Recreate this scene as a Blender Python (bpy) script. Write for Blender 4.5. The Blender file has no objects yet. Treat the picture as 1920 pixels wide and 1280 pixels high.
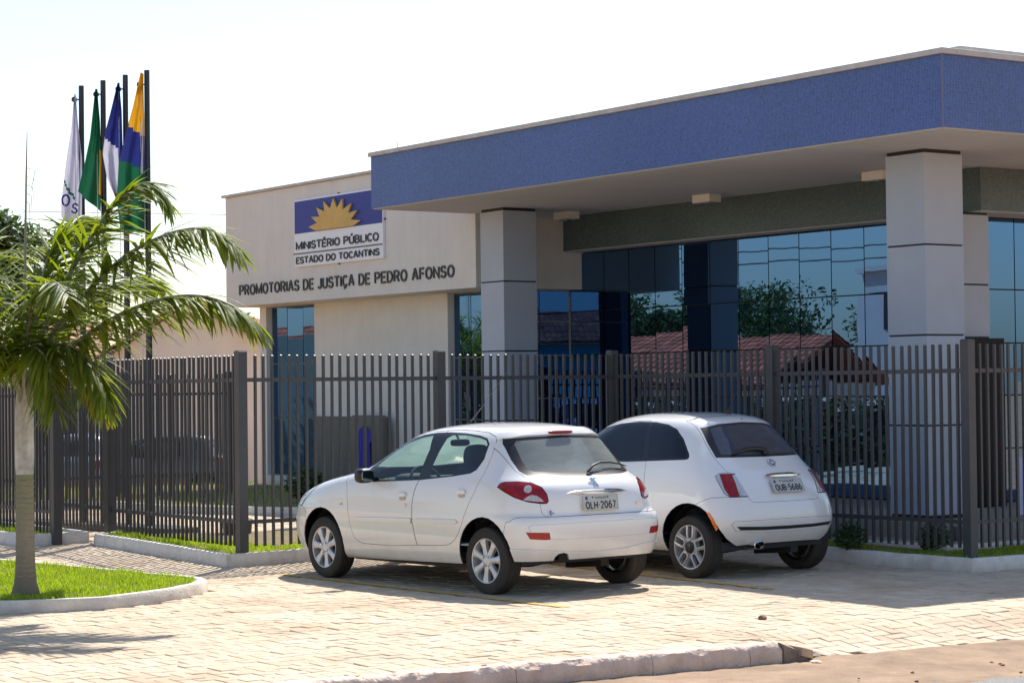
import bpy, bmesh, math, random
from mathutils import Vector, Matrix, noise
random.seed(7)
R_ = math.radians
SC = bpy.context.scene
COL = SC.collection
# ---------------------------------------------------------------- camera
CAM_H, CAM_F, CAM_PITCH, CAM_ROLL = 1.756, 4112.25, 1.2044, 0.682
cd = bpy.data.cameras.new('camera'); cam = bpy.data.objects.new('camera', cd); COL.objects.link(cam)
cd.sensor_width = 36.0; cd.lens = CAM_F / 1920 * 36; cd.clip_start = 0.1; cd.clip_end = 3000
_p, _r = R_(CAM_PITCH), R_(CAM_ROLL)
_f = Vector((0, math.cos(_p), math.sin(_p))); _u = Vector((0, -math.sin(_p), math.cos(_p))); _x = Vector((1, 0, 0))
_rx = _x * math.cos(_r) - _u * math.sin(_r); _up = _x * math.sin(_r) + _u * math.cos(_r)
M = Matrix((_rx, _up, -_f)).transposed().to_4x4(); M.translation = Vector((0, 0, CAM_H))
cam.matrix_world = M
SC.camera = cam
def to_px(p):
    d = Vector(p) - Vector((0, 0, CAM_H)); y = d.dot(_f)
    return (960 + d.dot(_rx) / y * CAM_F, 640 - d.dot(_up) / y * CAM_F) if y > .1 else (-9e9, -9e9)
# ---------------------------------------------------------------- light
SUN_AZ, SUN_EL = 17.0, 52.0
w = bpy.data.worlds.new('World'); SC.world = w; w.use_nodes = True
nt = w.node_tree; sky = nt.nodes.new('ShaderNodeTexSky'); sky.sky_type = 'NISHITA'; sky.sun_disc = False
sky.sun_elevation = R_(SUN_EL); sky.sun_rotation = R_(SUN_AZ); sky.air_density = 1.0; sky.dust_density = 1.0; sky.ozone_density = 1.0
nt.nodes['Background'].inputs[1].default_value = 0.11
nt.links.new(sky.outputs[0], nt.nodes['Background'].inputs[0])
sl = bpy.data.lights.new('sun', 'SUN'); sun = bpy.data.objects.new('sun', sl); COL.objects.link(sun)
sl.energy = 4.2; sl.angle = R_(.53); sl.color = (1.0, .945, .86)
SDIR = Vector((math.sin(R_(SUN_AZ)) * math.cos(R_(SUN_EL)), math.cos(R_(SUN_AZ)) * math.cos(R_(SUN_EL)), math.sin(R_(SUN_EL))))
sun.rotation_euler = SDIR.to_track_quat('Z', 'Y').to_euler(); sun.location = (8, 30, 30)
SC.view_settings.view_transform = 'Standard'; SC.view_settings.look = 'None'
SC.view_settings.exposure = 0.8; SC.view_settings.gamma = 1; SC.view_settings.use_curve_mapping = False
SC.cycles.max_bounces = 8; SC.cycles.transparent_max_bounces = 12; SC.cycles.use_denoising = True
SC.cycles.sample_clamp_indirect = 6
# ---------------------------------------------------------------- materials
def nodes(m): m.use_nodes = True; return m.node_tree.nodes, m.node_tree.links
def setp(b, **k):
    for a, v in k.items():
        b.inputs[a.replace('_', ' ')].default_value = v if not isinstance(v, tuple) else (*v, 1)
def mat(name, col, rough=.6, metal=0., var=0., vs=4., bump=0., bs=60., coat=0., spec=None, dirt=None, tint=0., bd=.004, streak=0., world=False, stain=None):
    """principled; var: noise brightness variation; dirt=(z0,z1,colour,amount) grime rising from the foot; tint: per-object difference"""
    m = bpy.data.materials.new(name); N, L = nodes(m); b = N['Principled BSDF']
    setp(b, Base_Color=col, Roughness=rough, Metallic=metal)
    if coat: setp(b, Coat_Weight=coat, Coat_Roughness=.04)
    if spec is not None: b.inputs['Specular IOR Level'].default_value = spec
    tc = N.new('ShaderNodeTexCoord'); out = None
    if world: tc = type('W', (), {'outputs': {'Object': N.new('ShaderNodeNewGeometry').outputs['Position']}})()
    if var:
        n = N.new('ShaderNodeTexNoise'); n.inputs['Scale'].default_value = vs; n.inputs['Detail'].default_value = 6; n.inputs['Roughness'].default_value = .65
        L.new(tc.outputs['Object'], n.inputs['Vector'])
        r = N.new('ShaderNodeMapRange'); r.inputs[1].default_value = .3; r.inputs[2].default_value = .7; r.inputs[3].default_value = 1 - var; r.inputs[4].default_value = 1 + var
        L.new(n.outputs[0], r.inputs[0])
        h = N.new('ShaderNodeMix'); h.data_type = 'RGBA'; h.blend_type = 'MULTIPLY'; h.inputs[0].default_value = 1; h.inputs[6].default_value = (*col, 1)
        L.new(r.outputs[0], h.inputs[7]); out = h.outputs[2]
    if tint:
        oi = N.new('ShaderNodeObjectInfo'); g = N.new('ShaderNodeNewGeometry'); ad = N.new('ShaderNodeMath'); ad.operation = 'ADD'; fr = N.new('ShaderNodeMath'); fr.operation = 'FRACT'
        L.new(oi.outputs['Random'], ad.inputs[0]); L.new(g.outputs['Random Per Island'], ad.inputs[1]); L.new(ad.outputs[0], fr.inputs[0])
        r = N.new('ShaderNodeMapRange'); r.inputs[3].default_value = 1 - tint; r.inputs[4].default_value = 1 + tint; L.new(fr.outputs[0], r.inputs[0])
        h = N.new('ShaderNodeMix'); h.data_type = 'RGBA'; h.blend_type = 'MULTIPLY'; h.inputs[0].default_value = 1; h.inputs[6].default_value = (*col, 1)
        if out: L.new(out, h.inputs[6])
        L.new(r.outputs[0], h.inputs[7]); out = h.outputs[2]
    if stain:
        sc_, amt, cs_ = stain; n = N.new('ShaderNodeTexNoise'); n.inputs['Scale'].default_value = sc_; n.inputs['Detail'].default_value = 9; n.inputs['Roughness'].default_value = .7; L.new(tc.outputs['Object'], n.inputs['Vector'])
        r = N.new('ShaderNodeMapRange'); r.inputs[1].default_value = .50; r.inputs[2].default_value = .72; r.inputs[4].default_value = amt; L.new(n.outputs[0], r.inputs[0])
        h = N.new('ShaderNodeMix'); h.data_type = 'RGBA'; h.inputs[6].default_value = (*col, 1); h.inputs[7].default_value = (*cs_, 1)
        if out: L.new(out, h.inputs[6])
        L.new(r.outputs[0], h.inputs[0]); out = h.outputs[2]
    if streak:   # rain streaks: noise drawn out along the height
        mp = N.new('ShaderNodeMapping'); mp.inputs['Scale'].default_value = (5, 5, .35); L.new(tc.outputs['Object'], mp.inputs[0])
        n = N.new('ShaderNodeTexNoise'); n.inputs['Scale'].default_value = 1.6; n.inputs['Detail'].default_value = 7; n.inputs['Roughness'].default_value = .6; L.new(mp.outputs[0], n.inputs['Vector'])
        r = N.new('ShaderNodeMapRange'); r.inputs[1].default_value = .42; r.inputs[2].default_value = .68; r.inputs[3].default_value = 1 + streak * .3; r.inputs[4].default_value = 1 - streak * 1.6; L.new(n.outputs[0], r.inputs[0])
        h = N.new('ShaderNodeMix'); h.data_type = 'RGBA'; h.blend_type = 'MULTIPLY'; h.inputs[0].default_value = 1; h.inputs[6].default_value = (*col, 1)
        if out: L.new(out, h.inputs[6])
        L.new(r.outputs[0], h.inputs[7]); out = h.outputs[2]
    if dirt:
        z0, z1, dc, da = dirt
        sx = N.new('ShaderNodeSeparateXYZ'); L.new(tc.outputs['Object'], sx.inputs[0])
        n = N.new('ShaderNodeTexNoise'); n.inputs['Scale'].default_value = 7; n.inputs['Detail'].default_value = 8; L.new(tc.outputs['Object'], n.inputs['Vector'])
        r = N.new('ShaderNodeMapRange'); r.inputs[1].default_value = z1; r.inputs[2].default_value = z0; L.new(sx.outputs[2], r.inputs[0])
        mu = N.new('ShaderNodeMath'); mu.operation = 'MULTIPLY'; L.new(r.outputs[0], mu.inputs[0]); L.new(n.outputs[0], mu.inputs[1])
        m2 = N.new('ShaderNodeMath'); m2.operation = 'MULTIPLY'; m2.inputs[1].default_value = da; m2.use_clamp = True; L.new(mu.outputs[0], m2.inputs[0])
        h = N.new('ShaderNodeMix'); h.data_type = 'RGBA'; h.inputs[6].default_value = (*col, 1); h.inputs[7].default_value = (*dc, 1)
        if out: L.new(out, h.inputs[6])
        L.new(m2.outputs[0], h.inputs[0]); out = h.outputs[2]
    if out: L.new(out, b.inputs['Base Color'])
    if bump:
        n = N.new('ShaderNodeTexNoise'); n.inputs['Scale'].default_value = bs; n.inputs['Detail'].default_value = 5; L.new(tc.outputs['Object'], n.inputs['Vector'])
        bp = N.new('ShaderNodeBump'); bp.inputs['Strength'].default_value = bump; bp.inputs['Distance'].default_value = bd
        L.new(n.outputs[0], bp.inputs['Height']); L.new(bp.outputs[0], b.inputs['Normal'])
    return m
def tile_mat(name, cols, grout, size, rough=.25, gw=.12, axes='xz'):
    """small glass mosaic: each tile its own tone, recessed grout (tiles are 2 px here)"""
    m = bpy.data.materials.new(name); N, L = nodes(m); b = N['Principled BSDF']
    tc = N.new('ShaderNodeTexCoord'); sp = N.new('ShaderNodeSeparateXYZ'); L.new(tc.outputs['Object'], sp.inputs[0])
    cx = N.new('ShaderNodeCombineXYZ')
    ad = N.new('ShaderNodeMath'); ad.operation = 'ADD'; L.new(sp.outputs[0], ad.inputs[0]); L.new(sp.outputs[1], ad.inputs[1])
    L.new(ad.outputs[0], cx.inputs[0]); L.new(sp.outputs[2], cx.inputs[1])
    vm = N.new('ShaderNodeVectorMath'); vm.operation = 'SCALE'; vm.inputs[3].default_value = 1 / size; L.new(cx.outputs[0], vm.inputs[0])
    fl = N.new('ShaderNodeVectorMath'); fl.operation = 'FLOOR'; L.new(vm.outputs[0], fl.inputs[0])
    fr = N.new('ShaderNodeVectorMath'); fr.operation = 'FRACTION'; L.new(vm.outputs[0], fr.inputs[0])
    wn = N.new('ShaderNodeTexWhiteNoise'); wn.noise_dimensions = '2D'; L.new(fl.outputs[0], wn.inputs['Vector'])
    cr = N.new('ShaderNodeValToRGB'); e = cr.color_ramp.elements; cr.color_ramp.interpolation = 'CONSTANT'
    while len(e) < len(cols): e.new(.5)
    for i, c in enumerate(cols): e[i].position = i / len(cols); e[i].color = (*c, 1)
    L.new(wn.outputs[0], cr.inputs[0])
    s2 = N.new('ShaderNodeSeparateXYZ'); L.new(fr.outputs[0], s2.inputs[0])
    mm = N.new('ShaderNodeMath'); mm.operation = 'MINIMUM'; L.new(s2.outputs[0], mm.inputs[0]); L.new(s2.outputs[1], mm.inputs[1])
    gt = N.new('ShaderNodeMath'); gt.operation = 'LESS_THAN'; gt.inputs[1].default_value = gw; L.new(mm.outputs[0], gt.inputs[0])
    nz = N.new('ShaderNodeTexNoise'); nz.inputs['Scale'].default_value = .55; nz.inputs['Detail'].default_value = 3; L.new(tc.outputs['Object'], nz.inputs['Vector'])
    mr = N.new('ShaderNodeMapRange'); mr.inputs[1].default_value = .3; mr.inputs[2].default_value = .7; mr.inputs[3].default_value = .88; mr.inputs[4].default_value = 1.12; L.new(nz.outputs[0], mr.inputs[0])
    mv = N.new('ShaderNodeMix'); mv.data_type = 'RGBA'; mv.blend_type = 'MULTIPLY'; mv.inputs[0].default_value = 1; L.new(cr.outputs[0], mv.inputs[6]); L.new(mr.outputs[0], mv.inputs[7])
    mx = N.new('ShaderNodeMix'); mx.data_type = 'RGBA'; L.new(gt.outputs[0], mx.inputs[0]); L.new(mv.outputs[2], mx.inputs[6]); mx.inputs[7].default_value = (*grout, 1)
    L.new(mx.outputs[2], b.inputs['Base Color'])
    r2 = N.new('ShaderNodeMapRange'); r2.inputs[3].default_value = rough; r2.inputs[4].default_value = .8; L.new(gt.outputs[0], r2.inputs[0]); L.new(r2.outputs[0], b.inputs['Roughness'])
    bp = N.new('ShaderNodeBump'); bp.inputs['Strength'].default_value = .35; bp.inputs['Distance'].default_value = .002; bp.invert = True
    L.new(gt.outputs[0], bp.inputs['Height']); L.new(bp.outputs[0], b.inputs['Normal'])
    return m
def glass_mat(name, tint, refl=.9, ior=1.5, haze=0., hazecol=(.6, .6, .55)):
    m = bpy.data.materials.new(name); N, L = nodes(m); N.remove(N['Principled BSDF']); o = N['Material Output']
    t = N.new('ShaderNodeBsdfTransparent'); t.inputs[0].default_value = (*tint, 1)
    g = N.new('ShaderNodeBsdfGlossy'); g.inputs[0].default_value = (refl, refl, refl, 1); g.inputs['Roughness'].default_value = .01
    f = N.new('ShaderNodeFresnel'); f.inputs[0].default_value = ior
    geo = N.new('ShaderNodeNewGeometry')   # same reflection seen from inside
    mx = N.new('ShaderNodeMixShader'); L.new(f.outputs[0], mx.inputs[0]); L.new(t.outputs[0], mx.inputs[1]); L.new(g.outputs[0], mx.inputs[2])
    last = mx
    if haze:
        d = N.new('ShaderNodeBsdfDiffuse'); d.inputs[0].default_value = (*hazecol, 1)
        tr = N.new('ShaderNodeBsdfTranslucent'); tr.inputs[0].default_value = (*hazecol, 1)
        dd = N.new('ShaderNodeMixShader'); dd.inputs[0].default_value = .6; L.new(d.outputs[0], dd.inputs[1]); L.new(tr.outputs[0], dd.inputs[2])
        n = N.new('ShaderNodeTexNoise'); n.inputs['Scale'].default_value = 6; n.inputs['Detail'].default_value = 6
        mr = N.new('ShaderNodeMapRange'); mr.inputs[3].default_value = haze * .75; mr.inputs[4].default_value = haze * 1.25; L.new(n.outputs[0], mr.inputs[0])
        m2 = N.new('ShaderNodeMixShader'); L.new(mr.outputs[0], m2.inputs[0]); L.new(mx.outputs[0], m2.inputs[1]); L.new(dd.outputs[0], m2.inputs[2]); last = m2
    L.new(last.outputs[0], o.inputs[0])
    return m
def leaf_mat(name, c1, c2, trans=.45, rough=.45, scale=1.5):
    m = bpy.data.materials.new(name); N, L = nodes(m); b = N['Principled BSDF']; o = N['Material Output']
    g = N.new('ShaderNodeNewGeometry'); tc = N.new('ShaderNodeTexCoord')
    n = N.new('ShaderNodeTexNoise'); n.inputs['Scale'].default_value = scale; L.new(tc.outputs['Object'], n.inputs['Vector'])
    ad = N.new('ShaderNodeMath'); ad.operation = 'MULTIPLY_ADD'; ad.inputs[1].default_value = .6; ad.inputs[2].default_value = -.05
    L.new(g.outputs['Random Per Island'], ad.inputs[0])
    a2 = N.new('ShaderNodeMath'); a2.operation = 'MULTIPLY_ADD'; a2.inputs[1].default_value = .5; L.new(n.outputs[0], a2.inputs[0]); L.new(ad.outputs[0], a2.inputs[2])
    mx = N.new('ShaderNodeMix'); mx.data_type = 'RGBA'; mx.inputs[6].default_value = (*c1, 1); mx.inputs[7].default_value = (*c2, 1); L.new(a2.outputs[0], mx.inputs[0])
    setp(b, Roughness=rough); L.new(mx.outputs[2], b.inputs['Base Color'])
    t = N.new('ShaderNodeBsdfTranslucent'); hs = N.new('ShaderNodeHueSaturation'); hs.inputs['Hue'].default_value = .485; hs.inputs['Saturation'].default_value = 1.15; hs.inputs['Value'].default_value = 1.9
    L.new(mx.outputs[2], hs.inputs['Color']); L.new(hs.outputs[0], t.inputs[0])
    ms = N.new('ShaderNodeMixShader'); ms.inputs[0].default_value = trans; L.new(b.outputs[0], ms.inputs[1]); L.new(t.outputs[0], ms.inputs[2]); L.new(ms.outputs[0], o.inputs[0])
    return m
# ---------------------------------------------------------------- mesh helpers
def link(o, parent=None):
    COL.objects.link(o)
    if parent is not None: o.parent = parent
    return o
def tag(o, label=None, cat=None, group=None, kind=None):
    for k, v in (('label', label), ('category', cat), ('group', group), ('kind', kind)):
        if v: o[k] = v
    return o
def empty(name, loc=(0, 0, 0), rz=0., label=None, cat=None, group=None):
    o = bpy.data.objects.new(name, None); o.empty_display_size = .2; o.location = loc; o.rotation_euler = (0, 0, rz); link(o)
    return tag(o, label, cat, group)
class MB:
    def __init__(s): s.v = []; s.f = []; s.m = []; s.mi = 0
    def add(s, vs, fs):
        n = len(s.v); s.v += [tuple(p) for p in vs]
        for f in fs: s.f.append(tuple(n + i for i in f)); s.m.append(s.mi)
        return s
    def box(s, x0, x1, y0, y1, z0, z1):
        return s.add([(x0, y0, z0), (x1, y0, z0), (x1, y1, z0), (x0, y1, z0), (x0, y0, z1), (x1, y0, z1), (x1, y1, z1), (x0, y1, z1)],
                     [(3, 2, 1, 0), (4, 5, 6, 7), (0, 1, 5, 4), (1, 2, 6, 5), (2, 3, 7, 6), (3, 0, 4, 7)])
    def bar(s, a, b, w, h=None, up=(0, 0, 1)):
        a, b = Vector(a), Vector(b); h = h or w; d = (b - a).normalized(); u = Vector(up)
        if abs(d.dot(u)) > .98: u = Vector((1, 0, 0))
        x = d.cross(u).normalized() * w / 2; y = x.cross(d).normalized() * h / 2
        return s.add([a - x - y, a + x - y, a + x + y, a - x + y, b - x - y, b + x - y, b + x + y, b - x + y],
                     [(0, 1, 2, 3), (7, 6, 5, 4), (4, 5, 1, 0), (5, 6, 2, 1), (6, 7, 3, 2), (7, 4, 0, 3)])
    def tube(s, pts, r, n=8, closed=False, cap=True):
        P = [Vector(p) for p in pts]; rs = r if isinstance(r, (list, tuple)) else [r] * len(P); ring = []
        ref = Vector((0, 0, 1))
        for i, p in enumerate(P):
            a = P[i - 1] if (i > 0 or closed) else p; b = P[(i + 1) % len(P)] if (i < len(P) - 1 or closed) else p
            d = (b - a).normalized()
            if abs(d.dot(ref)) > .95: ref = Vector((1, 0, 0)) if abs(d.x) < .9 else Vector((0, 1, 0))
            x = d.cross(ref).normalized(); y = x.cross(d); ref = y
            ring.append([p + x * rs[i] * math.cos(2 * math.pi * k / n) + y * rs[i] * math.sin(2 * math.pi * k / n) for k in range(n)])
        vs = [q for r_ in ring for q in r_]; fs = []; m = len(P)
        for i in range(m if closed else m - 1):
            j = (i + 1) % m
            for k in range(n): fs.append((i * n + k, i * n + (k + 1) % n, j * n + (k + 1) % n, j * n + k))
        if cap and not closed: fs += [tuple(range(n))[::-1], tuple((m - 1) * n + k for k in range(n))]
        return s.add(vs, fs)
    def lathe(s, prof, n=40, axis='y', c=(0, 0, 0), close=False):
        """prof: (r, h) points; revolved round the axis"""
        vs = []; fs = []; m = len(prof)
        for r, h in prof:
            for k in range(n):
                a = 2 * math.pi * k / n; q = (r * math.cos(a), h, r * math.sin(a)) if axis == 'y' else (r * math.cos(a), r * math.sin(a), h)
                vs.append((c[0] + q[0], c[1] + q[1], c[2] + q[2]))
        for i in range(m if close else m - 1):
            j = (i + 1) % m
            for k in range(n): fs.append((i * n + k, i * n + (k + 1) % n, j * n + (k + 1) % n, j * n + k))
        return s.add(vs, fs)
    def prism(s, poly, fn, d0, d1):
        """poly: 2D outline; fn(u,v,d)->3D; extruded from d0 to d1"""
        n = len(poly); vs = [fn(u, v, d0) for u, v in poly] + [fn(u, v, d1) for u, v in poly]
        return s.add(vs, [tuple(range(n)), tuple(range(2 * n - 1, n - 1, -1))] + [(i, n + i, n + (i + 1) % n, (i + 1) % n) for i in range(n)])
    def rbox(s, c, sz, e=4., k=5, rot=None):
        vs = []; fs = []
        for ax in range(3):
            for sg in (-1, 1):
                b0 = len(vs)
                for i in range(k + 1):
                    for j in range(k + 1):
                        q = [0, 0, 0]; q[ax] = sg; q[(ax + 1) % 3] = (2 * i / k - 1) ; q[(ax + 2) % 3] = (2 * j / k - 1)
                        l = sum(abs(t) ** e for t in q) ** (1 / e); v = Vector((q[0] / l * sz[0] / 2, q[1] / l * sz[1] / 2, q[2] / l * sz[2] / 2))
                        if rot: v = rot @ v
                        vs.append(v + Vector(c))
                for i in range(k):
                    for j in range(k):
                        a = b0 + i * (k + 1) + j; t = (a, a + k + 1, a + k + 2, a + 1); fs.append(t if sg > 0 else t[::-1])
        return s.add(vs, fs)
    def mesh(s, name, mats, smooth=False, weld=False, recalc=False):
        me = bpy.data.meshes.new(name); me.from_pydata(s.v, [], s.f)
        for m in (mats if isinstance(mats, (list, tuple)) else [mats]): me.materials.append(m)
        me.polygons.foreach_set('material_index', s.m)
        if weld or recalc:
            bm = bmesh.new(); bm.from_mesh(me)
            if weld: bmesh.ops.remove_doubles(bm, verts=bm.verts, dist=1e-4)
            bmesh.ops.recalc_face_normals(bm, faces=bm.faces); bm.to_mesh(me); bm.free()
        if smooth:
            me.polygons.foreach_set('use_smooth', [True] * len(me.polygons)); me.set_sharp_from_angle(angle=R_(smooth if smooth is not True else 40))
        me.update(); return me
    def build(s, name, mats, parent=None, smooth=False, weld=False, recalc=False, bevel=0.):
        o = link(bpy.data.objects.new(name, s.mesh(name, mats, smooth, weld, recalc)), parent)
        if bevel:
            b = o.modifiers.new('bevel', 'BEVEL'); b.width = bevel; b.segments = 2; b.limit_method = 'ANGLE'; b.harden_normals = False
        return o
def _arc(cx, cy, rx, ry, a0, a1, n=9): return [(cx + rx * math.cos(R_(a0 + (a1 - a0) * k / n)), cy + ry * math.sin(R_(a0 + (a1 - a0) * k / n))) for k in range(n + 1)]
_O = lambda w: _arc(w / 2, .5, w / 2, .5, 0, 360, 20)
_C = _arc(.29, .5, .29, .5, 48, 312, 14)
_S = _arc(.25, .745, .23, .255, 15, 270, 9)[:-1] + _arc(.25, .25, .25, .25, 88, -165, 9)
_E = [[(.46, 1), (0, 1), (0, 0), (.46, 0)], [(0, .52), (.41, .52)]]
_U = [(0, 1), (0, .28)] + _arc(.26, .27, .26, .27, 180, 360, 8) + [(.52, 1)]
GLYPH = {'I': (.0, [[(0, 0), (0, 1)]]), 'P': (.52, [[(0, 0), (0, 1), (.27, 1)] + _arc(.27, .735, .25, .265, 80, -80, 7) + [(.27, .47), (0, .47)]]),
 'R': (.54, [[(0, 0), (0, 1), (.27, 1)] + _arc(.27, .745, .24, .255, 80, -80, 7) + [(.27, .49), (0, .49)], [(.27, .49), (.53, 0)]]),
 'O': (.62, [_O(.62)]), 'Q': (.62, [_O(.62)]), 'M': (.72, [[(0, 0), (0, 1), (.36, .12), (.72, 1), (.72, 0)]]), 'T': (.54, [[(0, 1), (.54, 1)], [(.27, 1), (.27, 0)]]),
 'A': (.60, [[(0, 0), (.275, 1), (.325, 1), (.60, 0)], [(.11, .32), (.49, .32)]]), 'S': (.5, [_S]), 'D': (.56, [[(0, 0), (0, 1), (.2, 1)] + _arc(.2, .5, .36, .5, 82, -82, 10) + [(.2, 0), (0, 0)]]),
 'E': (.46, _E), 'É': (.46, _E + [[(.18, 1.15), (.34, 1.32)]]), 'J': (.36, [[(.36, 1), (.36, .24)] + _arc(.18, .22, .18, .22, -10, -170, 8)]), 'U': (.52, [_U]), 'Ú': (.52, [_U, [(.2, 1.15), (.36, 1.32)]]),
 'C': (.5, [_C]), 'Ç': (.5, [_C, [(.30, -.02), (.34, -.11), (.26, -.2), (.16, -.18)]]), 'F': (.44, [[(.44, 1), (0, 1), (0, 0)], [(0, .52), (.40, .52)]]), 'N': (.55, [[(0, 0), (0, 1), (.55, 0), (.55, 1)]]),
 'B': (.52, [[(0, 0), (0, 1), (.26, 1)] + _arc(.26, .765, .21, .235, 80, -80, 7) + [(.26, .53), (0, .53)], [(.26, .53)] + _arc(.27, .265, .25, .265, 85, -85, 7) + [(.26, 0), (0, 0)]]),
 'L': (.42, [[(0, 1), (0, 0), (.42, 0)]]), 'H': (.54, [[(0, 0), (0, 1)], [(.54, 0), (.54, 1)], [(0, .5), (.54, .5)]]), 'V': (.56, [[(0, 1), (.28, 0), (.56, 1)]]),
 '0': (.50, [_O(.50)]), '2': (.48, [_arc(.24, .73, .24, .27, 165, -25, 9) + [(.02, 0), (.48, 0)]]), '5': (.48, [[(.44, 1), (.07, 1), (.04, .53)] + _arc(.23, .32, .25, .32, 125, -145, 11)]),
 '6': (.50, [_arc(.25, .3, .25, .3, 0, 360, 16), [(.0, .32), (.03, .6), (.14, .88), (.28, 1.0), (.42, .97)]]), '7': (.48, [[(0, 1), (.48, 1), (.17, 0)]]), '8': (.50, [_arc(.25, .755, .22, .245, 0, 360, 16), _arc(.25, .26, .25, .26, 0, 360, 16)]),
 '-': (.26, [[(0, .48), (.26, .48)]]), '·': (.12, [[(0, .5), (.12, .5)]]), ' ': (.18, [])}
def ribbon(mb, P, T, z0, z1):
    closed = (abs(P[0][0] - P[-1][0]) + abs(P[0][1] - P[-1][1])) < 1e-6
    if closed: P = P[:-1]
    n = len(P); V = [Vector(p) for p in P]; L_, R2 = [], []
    for i in range(n):
        a = V[i - 1] if (i or closed) else None; b = V[(i + 1) % n] if (i < n - 1 or closed) else None
        d1 = (V[i] - a).normalized() if a is not None else None; d2 = (b - V[i]).normalized() if b is not None else None
        d1 = d1 or d2; d2 = d2 or d1; n1 = Vector((-d1.y, d1.x)); n2 = Vector((-d2.y, d2.x)); m = n1 + n2; k = 1 + n1.dot(n2); m = m / max(k, .38); m = m * min(1, 1.3 / max(m.length, 1e-6))
        L_.append(V[i] + m * T / 2); R2.append(V[i] - m * T / 2)
    vs = [(p.x, p.y, z) for z in (z1, z0) for q in (L_, R2) for p in q]; fs = []; c = n if closed else n - 1
    for i in range(c):
        j = (i + 1) % n; fs += [(n + i, n + j, j, i), (i, j, 2 * n + j, 2 * n + i), (n + j, n + i, 3 * n + i, 3 * n + j)]
    if not closed: fs += [(0, 2 * n, 3 * n, n), (n - 1, 2 * n - 1, 4 * n - 1, 3 * n - 1)]
    mb.add(vs, fs)
def letter_meshes(body, W, H, thick=.17, depth=.02, gap=.17):
    """plain sans capitals built from strokes: x right, y up, z out; list of (MB per letter)"""
    x = 0; pos = []
    for ch in body: pos.append(x); x += GLYPH[ch][0] + gap + thick * .55
    T = thick * H; sx = (W - T) / (x - gap - thick * .55); out = []
    for ch, x0 in zip(body, pos):
        if ch == ' ': continue
        mb = MB()
        for k, st in enumerate(GLYPH[ch][1]): ribbon(mb, [((x0 + u) * sx + T / 2, T / 2 + v * (H - T)) for u, v in st], T, 0, depth + k * .0004)
        out.append(mb)
    return out
def text_obj(name, body, w, h, m, parent, loc, rot, bold=.17, depth=.02):
    mb = MB()
    for q in letter_meshes(body, w, h, max(bold, .15), depth): mb.add(q.v, q.f)
    o = mb.build(name, m, parent); o.location = loc; o.rotation_euler = rot
    return o
def copy_tree(o, parent=None):
    c = o.copy(); COL.objects.link(c); c.parent = parent
    for ch in list(o.children): copy_tree(ch, c)
    return c
def sstep(a, b, x):
    t = min(1, max(0, (x - a) / (b - a))); return t * t * (3 - 2 * t)
def inpoly(x, y, P):
    r = False; n = len(P); j = n - 1
    for i in range(n):
        xi, yi = P[i][0], P[i][1]; xj, yj = P[j][0], P[j][1]
        if (yi > y) != (yj > y) and x < (xj - xi) * (y - yi) / (yj - yi) + xi: r = not r
        j = i
    return r
def offset2(P, d):
    """outline moved outward by d (any orientation)"""
    n = len(P); A = sum(P[i][0] * P[(i + 1) % n][1] - P[(i + 1) % n][0] * P[i][1] for i in range(n)); sg = 1 if A > 0 else -1; out = []
    for i in range(n):
        a, b, c = Vector(P[i - 1][:2]), Vector(P[i][:2]), Vector(P[(i + 1) % n][:2]); e1 = (b - a).normalized(); e2 = (c - b).normalized()
        n1 = Vector((e1.y, -e1.x)) * sg; n2 = Vector((e2.y, -e2.x)) * sg; m = n1 + n2; k = max(.5, 1 + n1.dot(n2)); q = b + m * (d / k); out.append((q.x, q.y))
    return out
def gh(x, y): return .09 * sstep(20.8, 24.5, y)
# palette
M_ = {}
M_['steel'] = mat('fence_paint', (.058, .058, .060), .45, var=.12, vs=9)
M_['stucco'] = mat('cream_stucco', (.71, .69, .625), .9, var=.05, vs=2.2, bump=.5, bs=90, streak=.022)
M_['soffit'] = mat('soffit_paint', (.54, .545, .54), .85, var=.06, vs=.9, bump=.15, bs=30)
M_['coping'] = mat('coping_metal', (.50, .47, .43), .5, var=.14, vs=3, streak=.08)
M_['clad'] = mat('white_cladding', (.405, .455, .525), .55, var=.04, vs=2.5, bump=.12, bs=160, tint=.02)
M_['black'] = mat('black_rubber', (.012, .012, .013), .6)
M_['dark'] = mat('dark_granite', (.012, .012, .013), .3, spec=.12)
M_['blue'] = tile_mat('blue_mosaic', [(.028, .080, .31), (.038, .10, .355), (.022, .066, .28), (.05, .115, .385), (.031, .085, .33), (.017, .050, .22), (.04, .097, .345), (.033, .085, .32)], (.16, .19, .26), .0204, gw=.14)
M_['green'] = tile_mat('green_mosaic', [(.066, .104, .104), (.08, .12, .118), (.058, .093, .094), (.072, .11, .109), (.092, .134, .131), (.05, .082, .084)], (.125, .16, .158), .0204)
M_['conc'] = mat('kerb_render', (.72, .675, .61), .92, var=.14, vs=5, bump=.8, bs=45, bd=.009, stain=(4., .45, (.40, .29, .20)), dirt=(-.05, .13, (.34, .23, .15), .75))
M_['chrome'] = mat('chrome', (.72, .72, .74), .08, metal=1)
M_['inox'] = mat('brushed_steel', (.55, .55, .57), .28, metal=1, var=.1, vs=6)
# ================================================================ setting: ground, road, pavement
DL = Vector((-.568, .823, 0)); DR = Vector((.823, .568, 0))
A = Vector((-2.72, 21.95)); Cc = Vector((1.12, 24.60)); E = Vector((4.27, 20.57)); B = Vector((-4.51, 24.54)); G = Vector((-5.04, 24.18))
dl2, dr2 = DL.xy, DR.xy
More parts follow.
